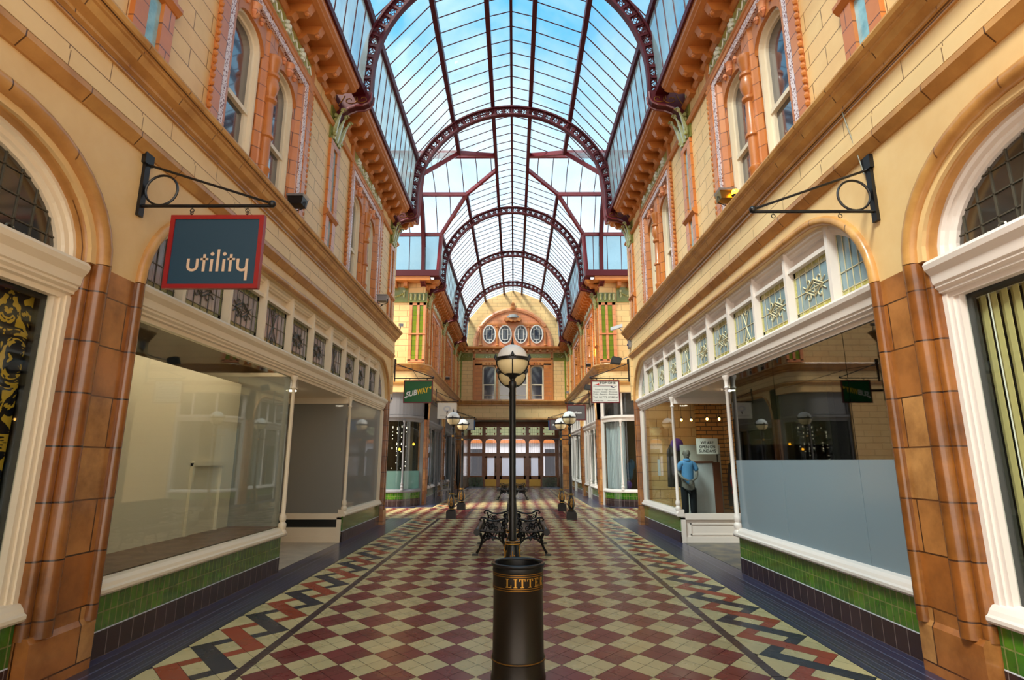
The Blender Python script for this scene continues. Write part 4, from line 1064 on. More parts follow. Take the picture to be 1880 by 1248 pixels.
def first_shop(s, label):
    wp = 'cream_paint' if s < 0 else 'white_paint'; a0, a1 = -1.0, 4.33
    t = empty('shopfront', (s*3.5, 1.6, 0), label, 'shopfront')
    plinth(t, s, a0, a1-.02); rail(t, s, SILL, a0, a1-.01, 'sill', wp)
    rail(t, s, [(x, z-.06) for x, z in TRANS], a0, a1-.01, 'transom_cornice', wp)
    frame_arch(t, s, *B1, wp, w=.13, z0=3.2, x=3.6)
    m = MB()
    for d in (0, .04, .08): m.box(s*(3.52+d*.4), s*3.66, a1-.01-d-.042, a1-.01-d, .6, 2.95)
    m.build('fluted_jamb', M[wp], t)
    m = MB(); m.box(s*3.52, s*3.66, a0, a0+.14, .6, 2.95); m.build('fluted_jamb', M[wp], t)
    m = MB(); m.box(s*3.56, s*3.66, 3.22, 3.32, 3.22, 4.0); m.box(s*3.56, s*3.66, .0, .1, 3.22, 4.0); m.build('mullion', M[wp], t)
    ar = arch(*B1)
    P = [(y, z-.02) for y, z in arch(a0, a1, 3.25, 4.0, 1.0, -.08, 10, z0=3.2)]
    m = MB(); m.prism(P, 'x', s*3.63, s*3.64); f = m.build('fan_light', M['fan_glass'], t)
    m = MB()
    for k in range(36):
        y = a0+.16+k*.15
        zt = 3.25+.72*math.sqrt(max(0, 1-((max(y-(a1-1.0), (a0+1.0)-y, 0))/1.0)**2))-.03
        if y < a1-.1: m.box(s*3.62, s*3.63, y-.005, y+.005, 3.22, zt)
    for z, e in ((3.4, .12), (3.58, .16), (3.76, .32)): m.box(s*3.62, s*3.63, a0+e, a1-e, z-.005, z+.005)
    for yc in (3.3, 1.6, 0.05):
        m.tube([(s*3.615, yc+(.28+.04*math.cos(a*3))*math.cos(a), 3.25+.62*abs(math.sin(a))*(1-.1*math.cos(4*a))) for a in [PI*i/16 for i in range(17)]], .011, 5)
        for d in (-1, 1): m.tube([(s*3.615, yc+d*(.5+.012*k*math.cos(k*.7)), 3.32+.009*k*math.sin(k*.7)) for k in range(10)], .01, 4)
    m.build('leads', M['lead'], f)
    m = MB(); m.box(s*3.60, s*3.605, a0+.1, a1-.13, .62, 2.94); m.build('window_glass', M['shop_glass'], t)
    m = MB(); m.box(s*3.61, s*3.635, a1-.19, a1-.13, .62, 2.94); m.box(s*3.61, s*3.635, a0, a1-.13, 2.88, 2.94); m.build('inner_frame', M['black' if s < 0 else 'dark_grey'], t)
    if s < 0:
        m = MB(); m.box(s*3.70, s*3.72, a0, a1-.14, .55, 2.95); m.build('damask_panel', M['damask'], t)
    return t
first_shop(-1, 'shopfront nearest on the left with black and gold damask display panel behind the glass')
first_shop(1, 'shopfront nearest on the right with pale yellow vertical blinds behind the glass')
bl = empty('vertical_blind', (3.67, 2.2, 2.95), 'pale yellow vertical slat blind hanging inside the nearest right window', 'blind')
m = MB(); m.box(3.64, 3.71, -.9, 4.18, 2.88, 2.93); m.build('head_rail', M['white_paint'], bl)
pr = None
for k in range(52):
    y = 4.12-k*.094
    if pr is None:
        c = MB(); c.prism([(3.648, y-.05), (3.652, y-.05), (3.660, y), (3.682, y+.046), (3.678, y+.05), (3.655, y+.004)], 'z', .66, 2.9); pr = c.build('slat', M['yellow_blind'], bl)
    else: c = pr.copy(); COL.objects.link(c); c.parent = bl; c.location = (0, -k*.094, 0)
ch = MB(); ch.tube([(3.63, 4.02, 2.9-.02*i) for i in range(0, 80)], .006, 4); ch.lathe([(.012, 1.1), (.02, 1.14), (.02, 1.3), (.01, 1.34)], (3.63, 4.02, 0), 6); ch.build('bead_chain', M['off_white'], bl)

# far block: rounded corner windows
def corner_path(s, off, n=10):
    r = .93-off
    return [(s*5.6, 21.12+off, 0)]+[(s*(4.42-r*0-(.86-off)*math.sin(PI/2*i/n)), 21.12+off+(1.13-off)*(1-math.cos(PI/2*i/n)), 0) for i in range(n+1)]
def corner_sweep(par, s, prof, name, mt, off=0):
    path = corner_path(s, off); t_ = Vector(path[1])-Vector(path[0]); nrm = Vector((0, 0, 1)).cross(t_); k = 1 if nrm.y < 0 else -1
    m = MB(); m.sweep(path, [(a*k, b) for a, b in prof], (0, 0, 1)); return m.build(name, M[mt], par, smooth=name.endswith('glass'))
def corner_shop(s, label):
    wp = 'grey_paint' if s < 0 else 'white_paint'
    t = empty('corner_shopfront', (s*4.3, 21.6, 0), label, 'shopfront')
    corner_sweep(t, s, [(-.1, 0), (.02, 0), (.02, .27), (-.1, .27)], 'black_skirting', 'black_tile')
    corner_sweep(t, s, [(-.1, .27), (.015, .27), (.015, .5), (-.1, .5)], 'green_tile_plinth', 'green_tile')
    corner_sweep(t, s, [(-.1, .5), (.05, .5), (.06, .53), (.05, .57), (.0, .62), (-.1, .62)], 'sill', wp)
    corner_sweep(t, s, [(-.04, .62), (-.03, .62), (-.03, 3.15), (-.04, 3.15)], 'curved_glass', 'shop_glass')
    corner_sweep(t, s, [(-.1, 3.12), (.0, 3.12), (.02, 3.2), (.07, 3.26), (.07, 3.34), (-.1, 3.36)], 'head_cornice', wp)
    if s < 0:
        corner_sweep(t, s, [(-.1, 3.36), (.0, 3.36), (.0, 4.25), (-.1, 4.25)], 'fascia', 'grey_paint')
        corner_sweep(t, s, [(-.07, .62), (-.06, .62), (-.06, 1.28), (-.07, 1.28)], 'frosted_band_glass', 'frost_teal')
    else:
        corner_sweep(t, s, [(-.1, 4.18), (.0, 4.18), (.0, 4.25), (-.1, 4.25)], 'top_rail', 'white_paint')
        corner_sweep(t, s, [(-.06, 3.36), (-.04, 3.36), (-.04, 4.18), (-.06, 4.18)], 'top_light_glass', 'far_pane')
        m = MB()
        for x, y in ((3.62, 22.1), (4.15, 21.2), (5.0, 21.1)): m.box(s*(x-.03), s*(x+.03), y-.02, y+.06, 3.36, 4.18)
        m.build('top_mullion', M['white_paint'], t)
    post(t, s*(4.08), 21.2, wp, .58, 3.14)
    m = MB(); m.box(s*3.5, s*3.62, 22.14, 22.26, .0, 4.25); m.build('jamb', M[wp], t)
    m = MB(); m.box(s*5.5, s*5.62, 21.08, 21.3, 0, 4.25); m.build('jamb', M[wp], t)
    return t
corner_shop(-1, 'dark grey rounded corner shopfront behind the green sandwich-shop sign')
corner_shop(1, 'white rounded corner shopfront with grey curtain, across the crossing on the right')
m = MB()   # curtain in the right corner window
path = [(3.72+.5*u+.03*math.sin(u*90), 22.25-1.0*math.sin(u*1.2)+.03*math.cos(u*90), 0) for u in [i/60 for i in range(61)]]
m.sweep(path, [(-.006, .62), (.006, .62), (.006, 3.1), (-.006, 3.1)], (0, 0, 1)); m.build('curtain', M['screen_grey'], None, label='pale grey pleated curtain inside the right rounded corner window', cat='curtain')
m = MB(); m.sphere((4.5, 22.0, 1.25), .16, 8, 6, sz=2.2); m.sphere((4.62, 22.1, 1.5), .14, 8, 6, sz=1.6); m.build('jacket', M['cloth_teal'], None, label='teal jacket hanging inside the right rounded corner window', cat='clothing')
m = MB(); m.sphere((4.45, 22.0, .75), .14, 8, 6, sz=1.2); m.build('bag', M['cloth_purple'], None, label='purple bag at the foot of the right rounded corner window', cat='bag')

def far_shop(s, i, a, b, zs, zt, ry, label):
    wp = 'grey_paint' if s < 0 else 'white_paint'
    t = empty('shopfront', (s*3.5, (a+b)/2, 0), label, 'shopfront'); e = a+(b-a)*.56; d = e+1.0
    for y0, y1 in ((a, e), (d, b)):
        plinth(t, s, y0, y1); rail(t, s, SILL, y0, y1, 'sill', 'white_paint')
        m = MB(); m.box(s*3.56, s*3.565, y0, y1, .6, 2.98); m.build('window_glass', M['shop_glass'], t)
    rail(t, s, TRANS, a, b, 'transom_cornice', wp); frame_arch(t, s, a, b, zs, zt, ry, wp)
    for y in (a+(e-a)*.5, e, d): post(t, s*3.5, y, wp)
    for ja, jb, jz in ((e, e+.09, 0), (d-.05, d+.03, 0), (b-.12, b, .6), (a, a+.1, .6)): m = MB(); m.box(s*3.48, s*3.58, ja, jb, jz, 3.0); m.build('jamb', M[wp], t)
    P = arch(a, b, zs, zt, ry, -.06, 8, z0=3.3); m = MB(); m.prism(P, 'x', s*3.6, s*3.62); m.build('upper_panel', M['grey_paint' if s < 0 else 'far_pane'], t)
    if s > 0:
        n = 6
        for k in range(1, n): y = a+(b-a)*k/n; m = MB(); m.box(s*3.54, s*3.62, y-.03, y+.03, 3.3, 4.1); m.build('mullion', M[wp], t)
    m = MB(); m.box(s*3.9, s*3.95, e, d, 0, 2.3); m.box(s*3.56, s*3.95, e, d, 2.98, 3.02); m.box(s*3.56, s*3.95, e, d, 0, .01); m.build('entrance_door', M['dark_grey' if s < 0 else 'room_mid'], t)
    m = MB(); m.box(s*4.15, s*4.2, a, b, .4, 3.3); m.build('display_backing', M['screen_grey' if (s > 0) ^ (i == 1) else 'room_mid'], t)
    return t
for s in (-1, 1):
    for i, o in enumerate(FAR):
        far_shop(s, i, *o, '%s shopfront %s on the far %s' % ('dark grey' if s < 0 else 'white', ['between the first two far piers', 'next to the timber doors'][i], SN[s]))
    q = empty('wall_far_shop_'+SN[s], (s*7, 28, 0), 'interior shell of the far %s shops' % SN[s], 'shop interior', kind='structure')
    m = MB(); m.box(s*7.1, s*7.2, 21.1, 38, 0, 8.7); m.box(s*3.7, s*7.2, 37.9, 38, 0, 8.7); m.build('back_wall', M['room_dark'], q)
    m = MB(); m.box(s*3.66, s*7.1, 21.3, 38, 4.3, 4.35); m.build('interior_ceiling', M['room_dark'], q)
    m = MB(); m.box(s*3.62, s*7.1, 21.9, 38, .0, .02); m.build('interior_floor', M['room_floor'], q)
    m = MB(); m.box(s*3.75, s*7.2, 21.0, 38, 8.7, 8.8); m.build('flat_roof', M['room_dark'], q)
    m = MB(); m.box(s*3.7, s*6.0, 23.6, 23.7, 0, 4.3); m.build('party_wall', M['room_mid' if s > 0 else 'room_dark'], q)
# fairy lights and lamps inside the left corner shop
fl_ = empty('string_lights', (-4.6, 22.2, 3.0), 'curtain of tiny fairy lights in the left rounded corner window', 'fairy lights')
m = MB()
for k in range(7): m.tube([(-4.2-.18*k, 22.3, 3.0), (-4.2-.18*k, 22.3, 1.2)], .003, 3)
m.build('wire', M['dark_grey'], fl_)
m = MB()
for k in range(60): m.sphere((-4.2-.18*R.randrange(7), 22.29, 1.2+R.random()*1.8), .012, 5, 4)
o = m.build('tiny_bulbs', M['string_light'], fl_); o['kind'] = 'stuff'
for i, (x, y, z, lb) in enumerate(((-4.55, 22.8, 2.1, 'amber pendant bulb glowing low behind the left rounded corner window'), (-3.95, 22.6, 2.3, 'amber pendant bulb beside the left rounded corner window pier'))):
    t = empty('pendant_lamp', (x, y, z), lb, 'lamp')
    m = MB(); m.sphere((x, y, z), .045, 8, 6); m.build('bulb', M['amber_lamp'], t); m = MB(); m.tube([(x, y, z+.04), (x, y, 4.3)], .005, 4); m.build('cord', M['black'], t)

# ------------------------------------------------------------------ lamp posts
def lamp(label, arms, group=None):
    t = empty('lamp_post', (0, 0, 0), label, 'lamp post', group)
    m = MB(); m.box(-.14, .14, -.14, .14, 0, .2); m.box(-.12, .12, -.12, .12, .2, .23); m.build('base_block', M['iron'], t)
    m = MB(); m.lathe([(.07, .23), (.1, .25), (.07, .28), (.09, .34), (.1, .42), (.09, .52), (.065, .62), (.055, .67), (.08, .69), (.08, .72), (.05, .73)], n=16); vs = m.build('vase_base', M['iron'], t, smooth=True)
    m = MB()
    for z, r in ((.27, .088), (.685, .083), (.715, .083)): m.tube([(r*math.cos(i*PI/10), r*math.sin(i*PI/10), z) for i in range(20)], .006, 5, closed=True)
    for q in range(4):
        a = q*PI/2-PI/2
        def on(u, z):
            r = .1 if z < .5 else .1-(z-.5)*.28
            return ((r+.004)*math.cos(a+u), (r+.004)*math.sin(a+u), z)
        m.tube([on(0, .34+.03*i) for i in range(10)], .005, 4)
        for d in (-1, 1):
            for zc in (.42, .52): m.tube([on(d*(.15+.22*math.sin(k*.5)), zc+.05*math.cos(k*.6)) for k in range(7)], .0045, 4)
        m.sphere(on(0, .45), .016, 6, 4)
    m.build('gilt_ornament', M['gold'], vs)
    m = MB(); m.lathe([(.045, .72), (.045, 1.2), (.04, 1.22), (.04, 2.55), (.05, 2.57), (.05, 2.62), (.03, 2.65), (.04, 2.7)] if not arms else
                      [(.045, .72), (.045, 1.2), (.038, 1.22), (.038, 2.1), (.05, 2.12), (.05, 2.2), (.038, 2.22), (.038, 2.33), (.05, 2.36), (.05, 2.42), (.038, 2.45), (.038, 2.55), (.05, 2.57), (.05, 2.62), (.03, 2.65), (.04, 2.7)], n=14)
    m.build('pole', M['iron'], t, smooth=True)
    if arms:
        m = MB(); m.tube([(-.27, 0, 2.38), (.27, 0, 2.38)], .014, 8); m.sphere((-.28, 0, 2.38), .024, 8, 6); m.sphere((.28, 0, 2.38), .024, 8, 6)
        for x in (-.1, .1): m.sphere((x, 0, 2.38), .02, 8, 6)
        m.build('ladder_bar', M['iron'], t, smooth=True)
        m = MB(); m.sphere((0, -.05, 2.38), .035, 8, 6); m.sphere((0, .05, 2.38), .035, 8, 6); m.build('gilt_boss', M['gold'], t)
    zc = 2.90; r = .2
    m = MB(); m.sphere((0, 0, zc), r, 24, 10, z0=-.92, z1=0); g1 = m.build('lower_globe', M['globe_low'], t, smooth=True)
    m = MB(); m.sphere((0, 0, zc+.01), r*.99, 24, 10, z0=0, z1=1); m.build('upper_globe', M['globe_up'], t, smooth=True)
    m = MB(); m.lathe([(.195, zc-.012), (.215, zc-.012), (.218, zc+.0), (.215, zc+.03), (.195, zc+.03)], n=28)
    for q in range(4):
        a = q*PI/2-PI/2; m.tube([((r+.006)*math.cos(b)*math.cos(a), (r+.006)*math.cos(b)*math.sin(a), zc+(r+.006)*math.sin(b)) for b in [-1.15*i/8 for i in range(9)]], .007, 5)
        c = (.216*math.cos(a), .216*math.sin(a), zc+.04)
        m.sphere(c, .022, 6, 5); m.lathe([(.022, 0), (.016, .02), (.004, .045)], (c[0], c[1], c[2]), 6)
        for d in (-1, 1): m.sphere((.216*math.cos(a+d*.13), .216*math.sin(a+d*.13), zc+.025), .016, 6, 4)
    m.lathe([(.035, 2.66), (.05, 2.69), (.09, 2.71), (.1, 2.725), (.085, 2.735)], n=18)
    m.build('globe_cage', M['iron'], t, smooth=True)
    m = MB(); m.lathe([(.03, zc+.195), (.02, zc+.22), (.012, zc+.25), (.003, zc+.31)], n=10); m.build('finial', M['iron'], t, smooth=True)
    return t
lc = lamp('black globe lamp post nearest the camera, rising behind the litter bin', False)
lc.location = (.05, 7.0, 0); ROOT[lc] = Vector((0, 0, 0))
dup(lc, (.04, 8.1, .0), label='second black globe lamp post, its globe half hidden behind the nearest one')
ls = lamp('black globe lamp post with cross bar, left side, nearer of two', True); ls.location = (-1.78, 17.05, 0)
dup(ls, (1.72, 16.75, 0), label='black globe lamp post with cross bar, right side, nearer of two')
dup(ls, (-1.76, 20.0, 0), label='black globe lamp post with cross bar, left side, farther of two')
dup(ls, (1.69, 19.6, 0), label='black globe lamp post with cross bar, right side, farther of two')

# ------------------------------------------------------------------ litter bin
bn_ = empty('litter_bin', (0, 0, 0), 'dark brown cast iron litter bin with gilt lettering, in the middle foreground', 'litter bin')
m = MB(); m.lathe([(.212, 0), (.214, .03), (.205, .06), (.203, .15), (.21, .155), (.21, .165), (.205, .17), (.205, .18), (.2, .19), (.196, .66), (.2, .67), (.2, .79), (.2, .8), (.17, .8), (.17, .66), (.172, .45), (.01, .45)], n=40, caps=False)
m.build('body', M['iron_brown'], bn_, smooth=True)
m = MB(); m.tube([(.2*math.cos(i*PI/20), .2*math.sin(i*PI/20), .845) for i in range(40)], .016, 8, closed=True); m.lathe([(.2, .79), (.204, .8), (.2, .84), (.175, .84), (.17, .79)], n=40, caps=False); m.build('rim', M['iron'], bn_, smooth=True)
m = MB()
for z in (.675, .69, .775, .79): m.lathe([(.2, z-.003), (.2025 if z > .2 else .212, z-.003), (.2025 if z > .2 else .212, z+.003), (.2, z+.003)], n=40, caps=False)
m.build('gilt_bands', M['dark_gold'], bn_)
m = MB(); m.lathe([(.2, .162), (.212, .162), (.212, .168), (.2, .168)], n=40, caps=False); m.build('foot_band', M['dark_gold'], bn_)
def strokes(ch):
    H, Wd, st, sf = 1.0, .62, .15, .07
    I = lambda x, w=st: (x-w/2, x+w/2, 0, H)
    B = []
    if ch == 'L': B = [I(.18), (0, .38, 0, sf), (.0, .38, H-sf, H), (.1, .6, 0, sf), (.53, .6, 0, .28)]
    if ch == 'I': B = [I(.2), (.02, .38, 0, sf), (.02, .38, H-sf, H)]
    if ch == 'T': B = [I(.31), (.13, .49, 0, sf), (0, .62, H-sf, H), (0, .07, H-.28, H), (.55, .62, H-.28, H)]
    if ch == 'E': B = [I(.18), (0, .56, 0, sf), (0, .56, H-sf, H), (.49, .56, 0, .25), (.49, .56, H-.25, H), (.2, .42, .47, .54), (.36, .42, .38, .63)]
    if ch == 'R': B = [I(.18), (0, .36, 0, sf), (.1, .42, H-sf, H), (.2, .42, .47, .54), (.38, .52, .56, .95), (.3, .4, .25, .5), (.38, .5, .05, .3), (.45, .62, 0, sf)]
    return B, {'L': .66, 'I': .42, 'T': .66, 'E': .62, 'R': .66}[ch]
m = MB(); th = -PI/2-.50; rr_ = .2015; h = .062
for ch in 'LITTER':
    B, wd = strokes(ch)
    for x0, x1, z0, z1 in B:
        nn = max(1, int((x1-x0)/.12)); vs = []; fs = []
        for i in range(nn+1):
            a = th+(x0+(x1-x0)*i/nn)*h*1.28/rr_
            for z in (z0, z1):
                for r in (rr_, rr_+.0016): vs.append((r*math.cos(a), r*math.sin(a), .701+z*h))
        for i in range(nn):
            b = i*4
            fs += [(b+1, b+5, b+7, b+3), (b+0, b+2, b+6, b+4), (b, b+4, b+5, b+1), (b+2, b+3, b+7, b+6)]
        fs += [(0, 1, 3, 2), (nn*4, nn*4+2, nn*4+3, nn*4+1)]
        m.add(vs, fs)
    th += (wd+.14)*h*1.28/rr_
m.build('gilt_lettering', M['gold'], bn_)
m = MB()
for k in range(14): a = R.random()*6.28; r = R.random()*.1; m.sphere((r*math.cos(a), r*math.sin(a), .46+R.random()*.08), .04+R.random()*.03, 6, 4, sz=.6)
o = m.build('rubbish', M['screen_grey'], bn_); o['kind'] = 'stuff'
bn_.location = (.1, 4.75, 0)

# ------------------------------------------------------------------ benches (cast iron, slatted, rolled front)
def bench():
    t = empty('bench', (0, 0, 0), 'black cast iron bench, nearer pair, seat facing left', 'bench', 'benches placed back to back down the centre')
    # local: seat faces -x, back at x=0, length along y 0..1.55
    L = 1.55
    for i, y in enumerate((.06, L-.06)):
        m = MB()
        # legs
        m.tube([(-.06, y, .42), (-.1, y, .3), (-.07, y, .18), (-.03, y, .08), (-.02, y, .02)], [.03, .026, .022, .022, .024], 6)
        m.tube([(-.5, y, .38), (-.46, y, .26), (-.5, y, .14), (-.56, y, .04)], [.028, .026, .022, .026], 6)
        for x in (-.03, -.58): m.box(x-.06, x+.05, y-.035, y+.035, 0, .03)
        m.tube([(-.08, y, .2), (-.16, y, .28), (-.27, y, .315), (-.38, y, .28), (-.48, y, .2)], .018, 6)
        # seat rail and back upright
        m.tube([(-.6, y, .40), (-.5, y, .42), (-.2, y, .39), (-.06, y, .42), (-.02, y, .6), (.0, y, .85)], .022, 6)
        # arm rest
        m.tube([(-.03, y, .64), (-.15, y, .6), (-.25, y, .585), (-.35, y, .6), (-.42, y, .645), (-.48, y, .65), (-.51, y, .61), (-.48, y, .585)], .018, 6)
        m.tube([(-.44, y, .62), (-.42, y, .52), (-.46, y, .42)], .018, 6)
        f = m.build('end_frame', M['iron'], t, smooth=True)
        m = MB()   # pierced vine work
        RR = random.Random(3)
        for cx, cz, w, h in ((-.25, .5, .16, .07), (-.14, .34, .1, .05), (-.38, .34, .1, .05), (-.07, .5, .04, .09)):
            for k in range(5):
                x = cx+RR.uniform(-w, w)*.8; z = cz+RR.uniform(-h, h)*.7
                m.tube([(x+.035*math.cos(a), y, z+.035*math.sin(a)) for a in [i*PI/5 for i in range(10)]], .009, 4, closed=True)
                m.sphere((x, y, z), .017, 6, 4)
        for k in range(7): x = -.1-.055*k; m.tube([(x, y, .28+.0*k), (x-.02, y, .33), (x+.015, y, .38)], .01, 4)
        m.sphere((-.27, y, .285), .026, 6, 5, sz=1.5)
        m.build('vine_panel', M['iron'], f)
    for k, (x, z, w, a) in enumerate(((-.12, .415, .07, .1), (-.2, .405, .07, .0), (-.28, .405, .07, 0), (-.36, .415, .07, -.1), (-.44, .43, .07, -.15))):
        m = MB(); m.box(x-w/2, x+w/2, 0, L, z-.012, z+.016); m.build('seat_slat', M['iron'], t)
    m = MB(); m.lathe([(.055, 0), (.06, .01), (.06, L-.01), (.055, L)], n=16); m.v = [(-.56+a, c, .4+b) for a, b, c in m.v]; m.build('front_roll_slat', M['iron'], t, smooth=True)
    for k in range(5):
        z = .5+.08*k; m = MB(); m.box(-.055+.012*k, -.03+.012*k, 0, L, z-.03, z+.03); m.build('back_slat', M['iron'], t)
    m = MB(); m.tube([(.0, 0, .87), (.0, L, .87)], .022, 8); m.build('top_rail', M['iron'], t)
    return t
b0 = bench(); b0.location = (-.04, 10.45, 0)
dup(b0, (.09, 12.0, 0), PI, 'black cast iron bench, nearer pair, seat facing right')
dup(b0, (-.06, 25.0, 0), 0, 'black cast iron bench, farther pair, seat facing left')
dup(b0, (.06, 26.55, 0), PI, 'black cast iron bench, farther pair, seat facing right')

# ------------------------------------------------------------------ sign brackets and hanging signs
def bracket(s, y, z, L, label, X=3.42, ring=True, mt='iron', eyes=(.3, .84)):
    """wall plate, bar, stay and ring; bar at height z"""
    t = empty('sign_bracket', (s*X, y, z), label, 'sign bracket', 'iron sign brackets on the stone piers')
    m = MB(); m.box(s*(X-.03), s*X, y-.035, y+.035, z-.1, z+.48); m.box(s*(X-.04), s*X, y-.06, y+.06, z+.42, z+.55)
    m.build('wall_plate', M['iron'], t)
    m = MB(); m.tube([(s*(X-.02), y, z), (s*(X-L), y, z)], .016, 8); m.sphere((s*(X-L), y, z+.02), .035, 10, 8); m.build('bar', M['iron'], t, smooth=True)
    m = MB(); m.tube([(s*(X-.03), y, z+.42), (s*(X-L+.02), y, z+.03)], .012, 8); m.build('stay', M['iron'], t)
    if ring: m = MB(); m.tube([(s*(X-.19+.15*math.cos(a)), y, z+.16+.15*math.sin(a)) for a in [i*PI/14 for i in range(28)]], .011, 6, closed=True); m.build('ring', M['iron'], t, smooth=True)
    m = MB()
    for q in eyes:
        x = s*(X-L*q); m.tube([(x+.018*math.cos(a), y, z-.045+.018*math.sin(a)) for a in [i*PI/5 for i in range(10)]], .004, 5, closed=True); m.tube([(x, y, z), (x, y, z-.03)], .004, 4)
    m.build('hanging_eyes', M['iron'], t)
    return t
def board(x0, x1, z0, z1, y, fm, bm_, label, fw=.04, cat='hanging sign', dp=.05):
    t = empty('hanging_sign', ((x0+x1)/2, y, z0), label, cat)
    m = MB(); m.box(x0, x1, y-dp/2, y+dp/2, z1-fw, z1); m.box(x0, x1, y-dp/2, y+dp/2, z0, z0+fw); m.box(x0, x0+fw, y-dp/2, y+dp/2, z0+fw, z1-fw); m.box(x1-fw, x1, y-dp/2, y+dp/2, z0+fw, z1-fw)
    m.build('frame', M[fm], t)
    m = MB(); m.box(x0+fw, x1-fw, y-dp/4, y+dp/4, z0+fw, z1-fw); m.build('panel', M[bm_], t)
    m = MB()
    for q in (.2, .8):
        x = x0+(x1-x0)*q; m.tube([(x, y, z1), (x, y, z1+.05)], .004, 4); m.tube([(x+.014*math.cos(a), y, z1+.03+.016*math.sin(a)) for a in [i*PI/4 for i in range(8)]], .004, 4, closed=True)
    m.build('hooks', M['iron'], t)
    return t
YS = 4.78
bracket(-1, YS, 3.965, 1.24, 'black iron sign bracket with ring on the nearest left pier, carrying the navy sign', eyes=(.405, .82))
bracket(1, YS, 3.90, 1.14, 'empty black iron sign bracket with ring on the nearest right pier')
sg = board(-3.09, -2.23, 3.16, 3.865, YS, 'red_frame', 'navy_board', 'navy hanging sign with bright red frame and cream lower-case lettering, upper left')
# lettering drawn with strokes
m = MB(); u = .0265; x0 = -2.905+.01; zb = 3.32; ft = YS-.0125-.004
def bar(xa, xb, za, zb_): m.box(x0+xa*u, x0+xb*u, ft, ft+.005, zb+za*u, zb+zb_*u)
def ubow(x, w=4.0, r=2.0):
    pts = [(x0+(x+w/2+(w/2-.45)*math.cos(a))*u, zb+(w/2+(w/2-.45)*math.sin(a))*u) for a in [PI+PI*i/10 for i in range(11)]]
    pts = [(pts[0][0], zb+4.6*u)]+pts+[(pts[-1][0], zb+4.6*u)]
    m.sweep([(a, ft+.0025, b) for a, b in pts], [(-.45*u, -.0025), (.45*u, -.0025), (.45*u, .0025), (-.45*u, .0025)], (0, 1, 0))
ubow(0); bar(5.4, 6.3, 0, 6.2); bar(4.6, 7.2, 4.1, 4.8)
bar(8.0, 8.9, 0, 4.4)
def dot(x, z):
    n = 12; m.prism([(x0+(x+.65*math.cos(2*PI*i/n))*u, zb+(z+.65*math.sin(2*PI*i/n))*u) for i in range(n)], 'y', ft, ft+.005)
dot(8.45, 6.3); bar(10.1, 11.0, 0, 8.0); bar(12.2, 13.1, 0, 4.4); dot(12.65, 6.3)
bar(14.5, 15.4, 0, 6.2); bar(13.8, 16.4, 4.1, 4.8); ubow(17.0); bar(20.1, 21.0, -3.2, 4.6)
m.build('lettering', M['sign_letter'], sg)


YB = 15.74
K_ = YB/16.3
zz = lambda z: 1.65+(z-1.65)*K_
for s, q in ((-1, 'iron arm carrying the green sign at the near left corner of the crossing'), (1, 'iron arm carrying the white sign at the near right corner of the crossing')):
    bracket(s, YB, zz(3.97)+.06, 1.12, q, X=3.36, ring=False)
sg = board(-3.18*K_, -2.32*K_, zz(3.30), zz(3.97), YB, 'dark_red_frame', 'subway_green', 'green hanging sign with slanted white and yellow lettering, red frame', .03)
xc = -2.75*K_; zc = zz(3.52); fy = YB-.0125
for tx, mt, dx, dz in (('SUB', 'white', -.175, -.005), ('WAY', 'yellow', .165, .075)):
    m = MB(); put_text(m, tx, .2, xc+dx, fy, zc+dz, rot=math.radians(14), bold=.006, shear=.35, width=.34); m.build('lettering', M[mt], sg)
m = MB()
m.prism([(xc-.40, zc-.05), (xc-.33, zc-.09), (xc-.33, zc-.06), (xc-.30, zc-.05), (xc-.31, zc-.01), (xc-.34, zc-.02)], 'y', fy-.004, fy); m.build('arrow_tail', M['white'], sg)
m = MB(); m.prism([(xc+.30, zc+.23), (xc+.38, zc+.27), (xc+.36, zc+.18)], 'y', fy-.004, fy); m.build('arrow_head', M['yellow'], sg)
sg = board(2.33*K_, 3.17*K_, zz(3.30), zz(3.97), YB, 'dark_red_frame', 'off_white', 'white hanging sign with red frame, black heading and phone number', .03)
xc = 2.75*K_
m = MB(); put_text(m, 'TOP-ONE', .085, xc+.07, fy, zz(3.86), bold=.002, width=.46); m.build('heading', M['black'], sg)
m = MB(); m.prism([(xc-.34, zz(3.83)), (xc-.2, zz(3.865)), (xc-.17, zz(3.895)), (xc-.17, zz(3.83)), (xc+.33, zz(3.825)), (xc+.33, zz(3.82)), (xc-.2, zz(3.82)), (xc-.24, zz(3.84))], 'y', fy-.003, fy); m.build('red_swoosh', M['red'], sg)
m = MB(); m.prism([(xc-.34, zz(3.8)), (xc+.2, zz(3.8)), (xc+.22, zz(3.77)), (xc+.34, zz(3.8)), (xc+.24, zz(3.745)), (xc+.19, zz(3.75)), (xc+.15, zz(3.79)), (xc-.34, zz(3.79))], 'y', fy-.003, fy); m.build('navy_swoosh', M['navy'], sg)
m = MB()
for tx, z, h, w in (('Primary & High Schools', 3.68, .055, .58), ('Scouts - Guides - Brownies', 3.61, .055, .68), ('Cubs - Beavers - Rainbows', 3.545, .055, .68), ('Tel: 01772 828816', 3.44, .085, .7), ('www.top      one.co.uk', 3.36, .045, .68)):
    put_text(m, tx, h, xc, fy, zz(z), width=w)
m.build('lettering', M['dark_grey'], sg)
def simple_sign(x0, x1, z0, z1, y, fm, bm_, label, txt=None, th=.12, wall=None):
    s = 1 if x0 > 0 else -1
    sg = board(x0, x1, z0, z1, y, fm, bm_, label, .03)
    bracket(s, y, z1+.06, 3.36-min(abs(x0), abs(x1))+.05, 'iron arm carrying the '+label.split(',')[0], X=3.36, ring=False)
    if txt: m = MB(); put_text(m, txt, th, (x0+x1)/2, y-.0125, (z0+z1)/2-.05, bold=.004, width=.46); m.build('lettering', M['white'], sg)
    return sg
